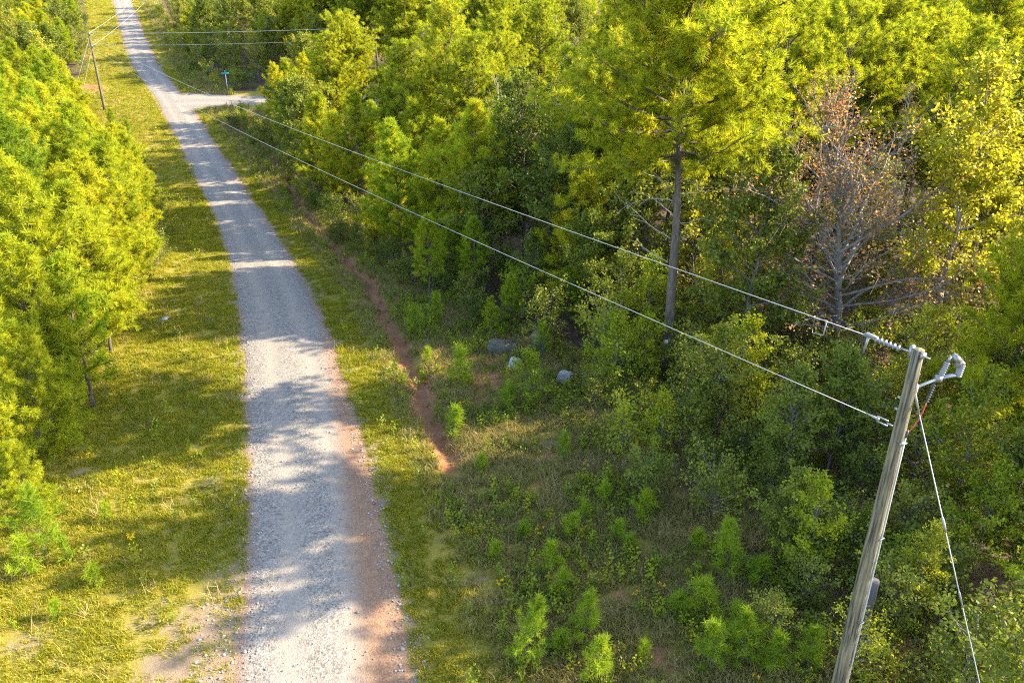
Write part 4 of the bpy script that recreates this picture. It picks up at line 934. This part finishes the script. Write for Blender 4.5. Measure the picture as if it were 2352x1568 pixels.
# fallen and dead branches on the tagged pine: bare lower limbs
rng = np.random.default_rng(5)
for h, az, L in [(7.7, 3.3, 2.4), (7.2, 2.6, 1.6), (8.2, 3.8, 2.2), (6.2, 3.0, 2.6), (5.2, 2.9, 1.7), (7.9, .3, 2.0), (8.4, 5.0, 1.8), (6.8, .1, 1.2), (8.6, 2.0, 1.5), (5.9, 6.0, .8)]:
    segs = []; p = np.array([0, 0, h]); d = np.array([math.cos(az), math.sin(az), rng.uniform(-.1, .35)]); n = 7; r_ = .018
    for q in range(n):
        d = nrm(d+rng.normal(0, .16, 3)); e_ = p+d*L/n; segs.append((p, e_, r_*(1-q/n)+.006, r_*(1-(q+1)/n)+.006))
        if rng.uniform() < .7:
            s_ = nrm(d+rng.normal(0, .6, 3)); segs.append((e_, e_+s_*rng.uniform(.2, .7), .010, .005))
        p = e_
    V, F = seg_tubes(segs, 5); db = link('dead_branch', build_mesh('dead_branch', V, None, F, True), M['bark_pale'], P1); db.location = (-.3, 0, 0)

# ------------------------------------------------------------------ wild flowers
def flower_mesh(seed):
    rng = np.random.default_rng(seed); st = MB(); hd = MB()
    for i in range(4):
        b = rng.normal(0, .05, 3)*np.array([1, 1, 0]); t_ = b+np.array([rng.normal(0, .1), rng.normal(0, .1), rng.uniform(.35, .6)])
        st.rings([b, (b+t_)/2+rng.normal(0, .02, 3), t_], .006, 4)
        V, F = leaves(rng, np.array([(b+t_)/2, b*.3+t_*.7]), np.array([UP, UP]), 4, .10, .1, .03); st.add(V, F)
        V, F = leaves(rng, np.array([t_]), np.array([UP]), 14, .06, .05, .03, aspect=.5); hd.add(V, F)
    return st.mesh('stem'), hd.mesh('blossom')
FW = ['in the sunlit streak', 'by the seedling pair', 'left of that pair', 'in open grass', 'near the dark seedling', 'above the dark seedling', 'by the bottom seedlings', 'in shade', 'on the ditch bank', 'at the ditch', 'below the ditch bank', 'at the shrubs', 'before the shrubs', 'on bare soil', 'by the wheel track', 'under the pine', 'in the sun', 'at the shadow tip', 'among tall weeds', 'at the lower right', 'at the bottom edge']
FM = [flower_mesh(s) for s in (1, 2, 3)]
for a_, b_ in FM: a_.materials.append(M['leaf_maple']); b_.materials.append(M['flower'])
for i, (px, py) in enumerate([(1345, 1080), (1160, 1345), (1150, 1350), (1085, 1235), (1335, 1240), (1345, 1225), (1460, 1375), (1240, 1235), (1060, 940), (975, 885), (1050, 960), (1640, 1195), (1620, 1170), (1000, 830), (310, 1240), (205, 1060), (270, 1100), (300, 1250), (1520, 1360), (1590, 1480), (1730, 1570)]):
    x, y, z = at(px, py); r_ = empty('wildflower', (x, y, z), random.uniform(0, 6), random.uniform(.4, .65))
    tag(r_, f'yellow flowering weed {where(x, y, .3)}, {FW[i]}', 'wildflower', 'yellow wildflowers in the clearing' if px > 700 else 'yellow wildflowers on the left verge')
    for nm, me in zip(('stem', 'blossom'), FM[i % 3]):
        o = bpy.data.objects.new(nm, me); C.objects.link(o); o.parent = r_

# ------------------------------------------------------------------ grass, weeds and loose stones (nobody could count them)
M['grass'] = leaf_mat('grass_blade', [(0, (.09, .13, .010)), (.3, (.185, .205, .012)), (.6, (.285, .255, .014)), (.85, (.37, .28, .028)), (1, (.43, .31, .08))], .4, .04, .5, (1.15, 1.1, .6), .35)
M['weed'] = leaf_mat('weed_blade', [(0, (.13, .13, .03)), (.4, (.24, .21, .055)), (.75, (.34, .26, .10)), (1, (.42, .31, .18))], .35, .04, .5, (1.1, 1.05, .7), .35)
M['straw'] = leaf_mat('dry_straw', [(0, (.20, .13, .06)), (.5, (.33, .24, .12)), (1, (.45, .35, .20))], .3, .02, .5, (1.05, 1, .8), .35)
M['pebble'] = rough_mat('pebble', [(.3, (.12, .115, .11)), (.7, (.28, .27, .26))], 3, obj=.6, bump=0)
def tuft(name, seed, n, h, w, spread, material):
    rng = np.random.default_rng(seed); b = np.concatenate([rng.normal(0, spread, (n, 2)), np.zeros((n, 1))-.01], 1)
    d = nrm(np.concatenate([rng.normal(0, .5, (n, 2)), np.ones((n, 1))], 1)); L = h*rng.uniform(.5, 1.2, (n, 1))
    wv = unit_perp(d, rng)*w/2; bend = np.concatenate([rng.normal(0, .35, (n, 2)), -.15*np.ones((n, 1))], 1)*L
    m1 = b+d*L*.55; t_ = b+d*L+bend*.6
    V = np.stack([b-wv, b+wv, m1+wv*.8, m1-wv*.8, t_], 1).reshape(-1, 3); k = np.arange(n)[:, None]*5
    me = build_mesh(name, V, k+np.array([3, 2, 4]), k+np.array([0, 1, 2, 3])); fattr(me, 'tuft', rng.uniform(0, 1, n).repeat(5)); me.materials.append(material); return me
def scatter(name, meshes, P, rot, scl, idx_, label, cat):
    col = bpy.data.collections.new(name+'_kinds')
    for i, me in enumerate(meshes): col.objects.link(bpy.data.objects.new(f'{name}_{i:02d}', me))
    me = bpy.data.meshes.new(name); me.vertices.add(len(P)); me.vertices.foreach_set('co', np.asarray(P, np.float32).ravel())
    a1_ = me.attributes.new('rot', 'FLOAT_VECTOR', 'POINT'); a1_.data.foreach_set('vector', np.asarray(rot, np.float32).ravel())
    a2_ = me.attributes.new('scl', 'FLOAT', 'POINT'); a2_.data.foreach_set('value', np.asarray(scl, np.float32))
    a3_ = me.attributes.new('kind_index', 'INT', 'POINT'); a3_.data.foreach_set('value', np.asarray(idx_, np.int32))
    o = link(name, me); g = bpy.data.node_groups.new(name+'_nodes', 'GeometryNodeTree')
    g.interface.new_socket('Geometry', in_out='INPUT', socket_type='NodeSocketGeometry'); g.interface.new_socket('Geometry', in_out='OUTPUT', socket_type='NodeSocketGeometry')
    gi = g.nodes.new('NodeGroupInput'); go = g.nodes.new('NodeGroupOutput'); ip = g.nodes.new('GeometryNodeInstanceOnPoints')
    ci = g.nodes.new('GeometryNodeCollectionInfo'); ci.inputs['Collection'].default_value = col; ci.inputs['Separate Children'].default_value = True; ci.inputs['Reset Children'].default_value = True
    def na(nm, typ): q = g.nodes.new('GeometryNodeInputNamedAttribute'); q.data_type = typ; q.inputs['Name'].default_value = nm; return q.outputs['Attribute']
    e2r = g.nodes.new('FunctionNodeEulerToRotation'); g.links.new(na('rot', 'FLOAT_VECTOR'), e2r.inputs[0])
    g.links.new(gi.outputs[0], ip.inputs['Points']); g.links.new(ci.outputs[0], ip.inputs['Instance']); ip.inputs['Pick Instance'].default_value = True
    g.links.new(na('kind_index', 'INT'), ip.inputs['Instance Index']); g.links.new(e2r.outputs[0], ip.inputs['Rotation']); g.links.new(na('scl', 'FLOAT'), ip.inputs['Scale'])
    g.links.new(ip.outputs[0], go.inputs[0])
    md = o.modifiers.new('scatter', 'NODES'); md.node_group = g
    return tag(o, label, cat, kind='stuff')
def clouds(n, y0, y1, d0, d1, pw=1.0):
    Y = y0+(y1-y0)*R.uniform(size=n)**pw; d = R.uniform(d0, d1, n); return xc(Y)+d, Y, d
def masks(X, Y, d):
    cl = np.maximum(1.15*np.exp(-(ditch_d(X, Y)/.55)**2)*np.clip((Y-22)/3, 0, 1)*np.clip((92-Y)/6, 0, 1), spots(X, Y, CLAYP)); sa = spots(X, Y, SAND)
    side = (Y > 100) & (Y < 124) & (d > 1.5)
    on_side = side & (np.abs(Y-SY-.02*d) < 2.2*(1+1.35*np.exp(-(d-1.5)/4.2)))
    return cl, sa, on_side
def grass_points(parts):
    X, Y, d = [np.concatenate([p_[i] for p_ in parts]) for i in range(3)]
    cl, sa, sd_ = masks(X, Y, d); lim = 2.25+.25*(hash_noise(Y, Y*0, 1.0, 31)-.5)
    keep = (np.abs(d) > lim) & ~sd_ & (d > left_edge(Y)-1.2) & (d < forest_edge(Y)+np.where(Y < 32, 7, .6))
    keep &= R.uniform(size=len(X)) > np.clip(cl*1.25, 0, .97); keep &= R.uniform(size=len(X)) > np.clip(sa*1.05, 0, .9)
    keep &= (np.abs(X) < .70*(Y*math.cos(TH)+16*math.sin(TH))+1) & (hash_noise(X, Y, .7, 33)+.6*hash_noise(X, Y, .22, 34) > .48)
    return X[keep], Y[keep], d[keep]
TF = [tuft('short_grass', s, 26, .13, .012, .07, M['grass']) for s in (1, 2, 3)]+[tuft('tall_grass', s, 24, .34, .013, .08, M['weed']) for s in (4, 5, 6)]+[tuft('lush_grass', s, 26, .2, .013, .08, M['grass']) for s in (7, 8)]
def herb(seed, h, mkey):
    rng = np.random.default_rng(seed); b = np.array([[rng.normal(0, .05), rng.normal(0, .05), h*q] for q in np.linspace(.25, 1, 7)])
    V, F = leaves(rng, b, np.tile(UP, (7, 1)), 6, .085, .08, .05); me = build_mesh('herb', V, F); fattr(me, 'tuft', rng.uniform(0, 1, len(V)//4).repeat(4)); me.materials.append(M[mkey]); return me
TF += [herb(1, .35, 'leaf_olive'), herb(2, .5, 'leaf_maple'), herb(3, .4, 'leaf_dark'), tuft('dry_stalks', 9, 14, .55, .010, .10, M['straw']), tuft('dry_stalks', 10, 12, .45, .010, .14, M['straw'])]
GX, GY, GD = grass_points([clouds(58000, 13, 40, -11, 18), clouds(26000, 40, 75, -9, 11), clouds(20000, 75, 130, -13, 12), clouds(9000, 130, 205, -10, 10)])
right_far = GD > 4.6+R.uniform(-1, 1, len(GX))
ki = np.where(right_far, R.integers(3, 6, len(GX)), np.where(R.uniform(size=len(GX)) < .12, R.integers(6, 8, len(GX)), R.integers(0, 3, len(GX))))
u_ = R.uniform(size=len(GX)); wd = right_far & (hash_noise(GX, GY, 1.3, 51) > .42)
ki = np.where(wd & (u_ < .16), R.integers(8, 11, len(GX)), ki); ki = np.where(((u_ > .93) & right_far) | ((u_ > .993) & ~right_far), R.integers(11, 13, len(GX)), ki); ki = np.where((u_ < .012) & ~right_far, R.integers(8, 11, len(GX)), ki)
rot = np.stack([R.normal(0, .12, len(GX)), R.normal(0, .12, len(GX)), R.uniform(0, 6.28, len(GX))], -1)
gs = R.uniform(.7, 1.3, len(GX))*np.interp(GY, [14, 40, 80, 200], [1, 1.15, 1.6, 2.2])
scatter('grass', TF, np.stack([GX, GY, ground(GX, GY)], -1), rot, gs, ki, 'yellow green grass and dry weeds on both verges of the gravel road', 'grass')
import bmesh
def pebble_mesh(seed):
    bm = bmesh.new(); bmesh.ops.create_icosphere(bm, subdivisions=1, radius=.5); rr = random.Random(seed)
    for v in bm.verts: v.co = Vector((v.co.x*rr.uniform(.8, 1.2), v.co.y*rr.uniform(.7, 1.1), v.co.z*rr.uniform(.5, .8)))
    me = bpy.data.meshes.new('pebble'); bm.to_mesh(me); bm.free(); me.materials.append(M['pebble']); return me
QX_, QY_, QD = clouds(16000, 13, 60, -3.4, 3.0); k_ = (np.abs(np.abs(QD)-2.2) < .5) | (R.uniform(size=len(QX_)) < .10) | ((QD < -2) & (QY_ < 22))
QX_, QY_, QD = QX_[k_], QY_[k_], QD[k_]
QZ = ground(QX_, QY_)+.012+np.where(np.abs(QD) < 2.3, .07*(1-(QD/2.63)**2), 0)
scatter('loose_gravel', [pebble_mesh(s) for s in range(4)], np.stack([QX_, QY_, QZ], -1), np.stack([R.uniform(-.4, .4, len(QX_)), R.uniform(-.4, .4, len(QX_)), R.uniform(0, 6, len(QX_))], -1), R.gamma(3, .011, len(QX_))+.012, R.integers(0, 4, len(QX_)), 'loose grey stones along the edges of the gravel road', 'gravel')
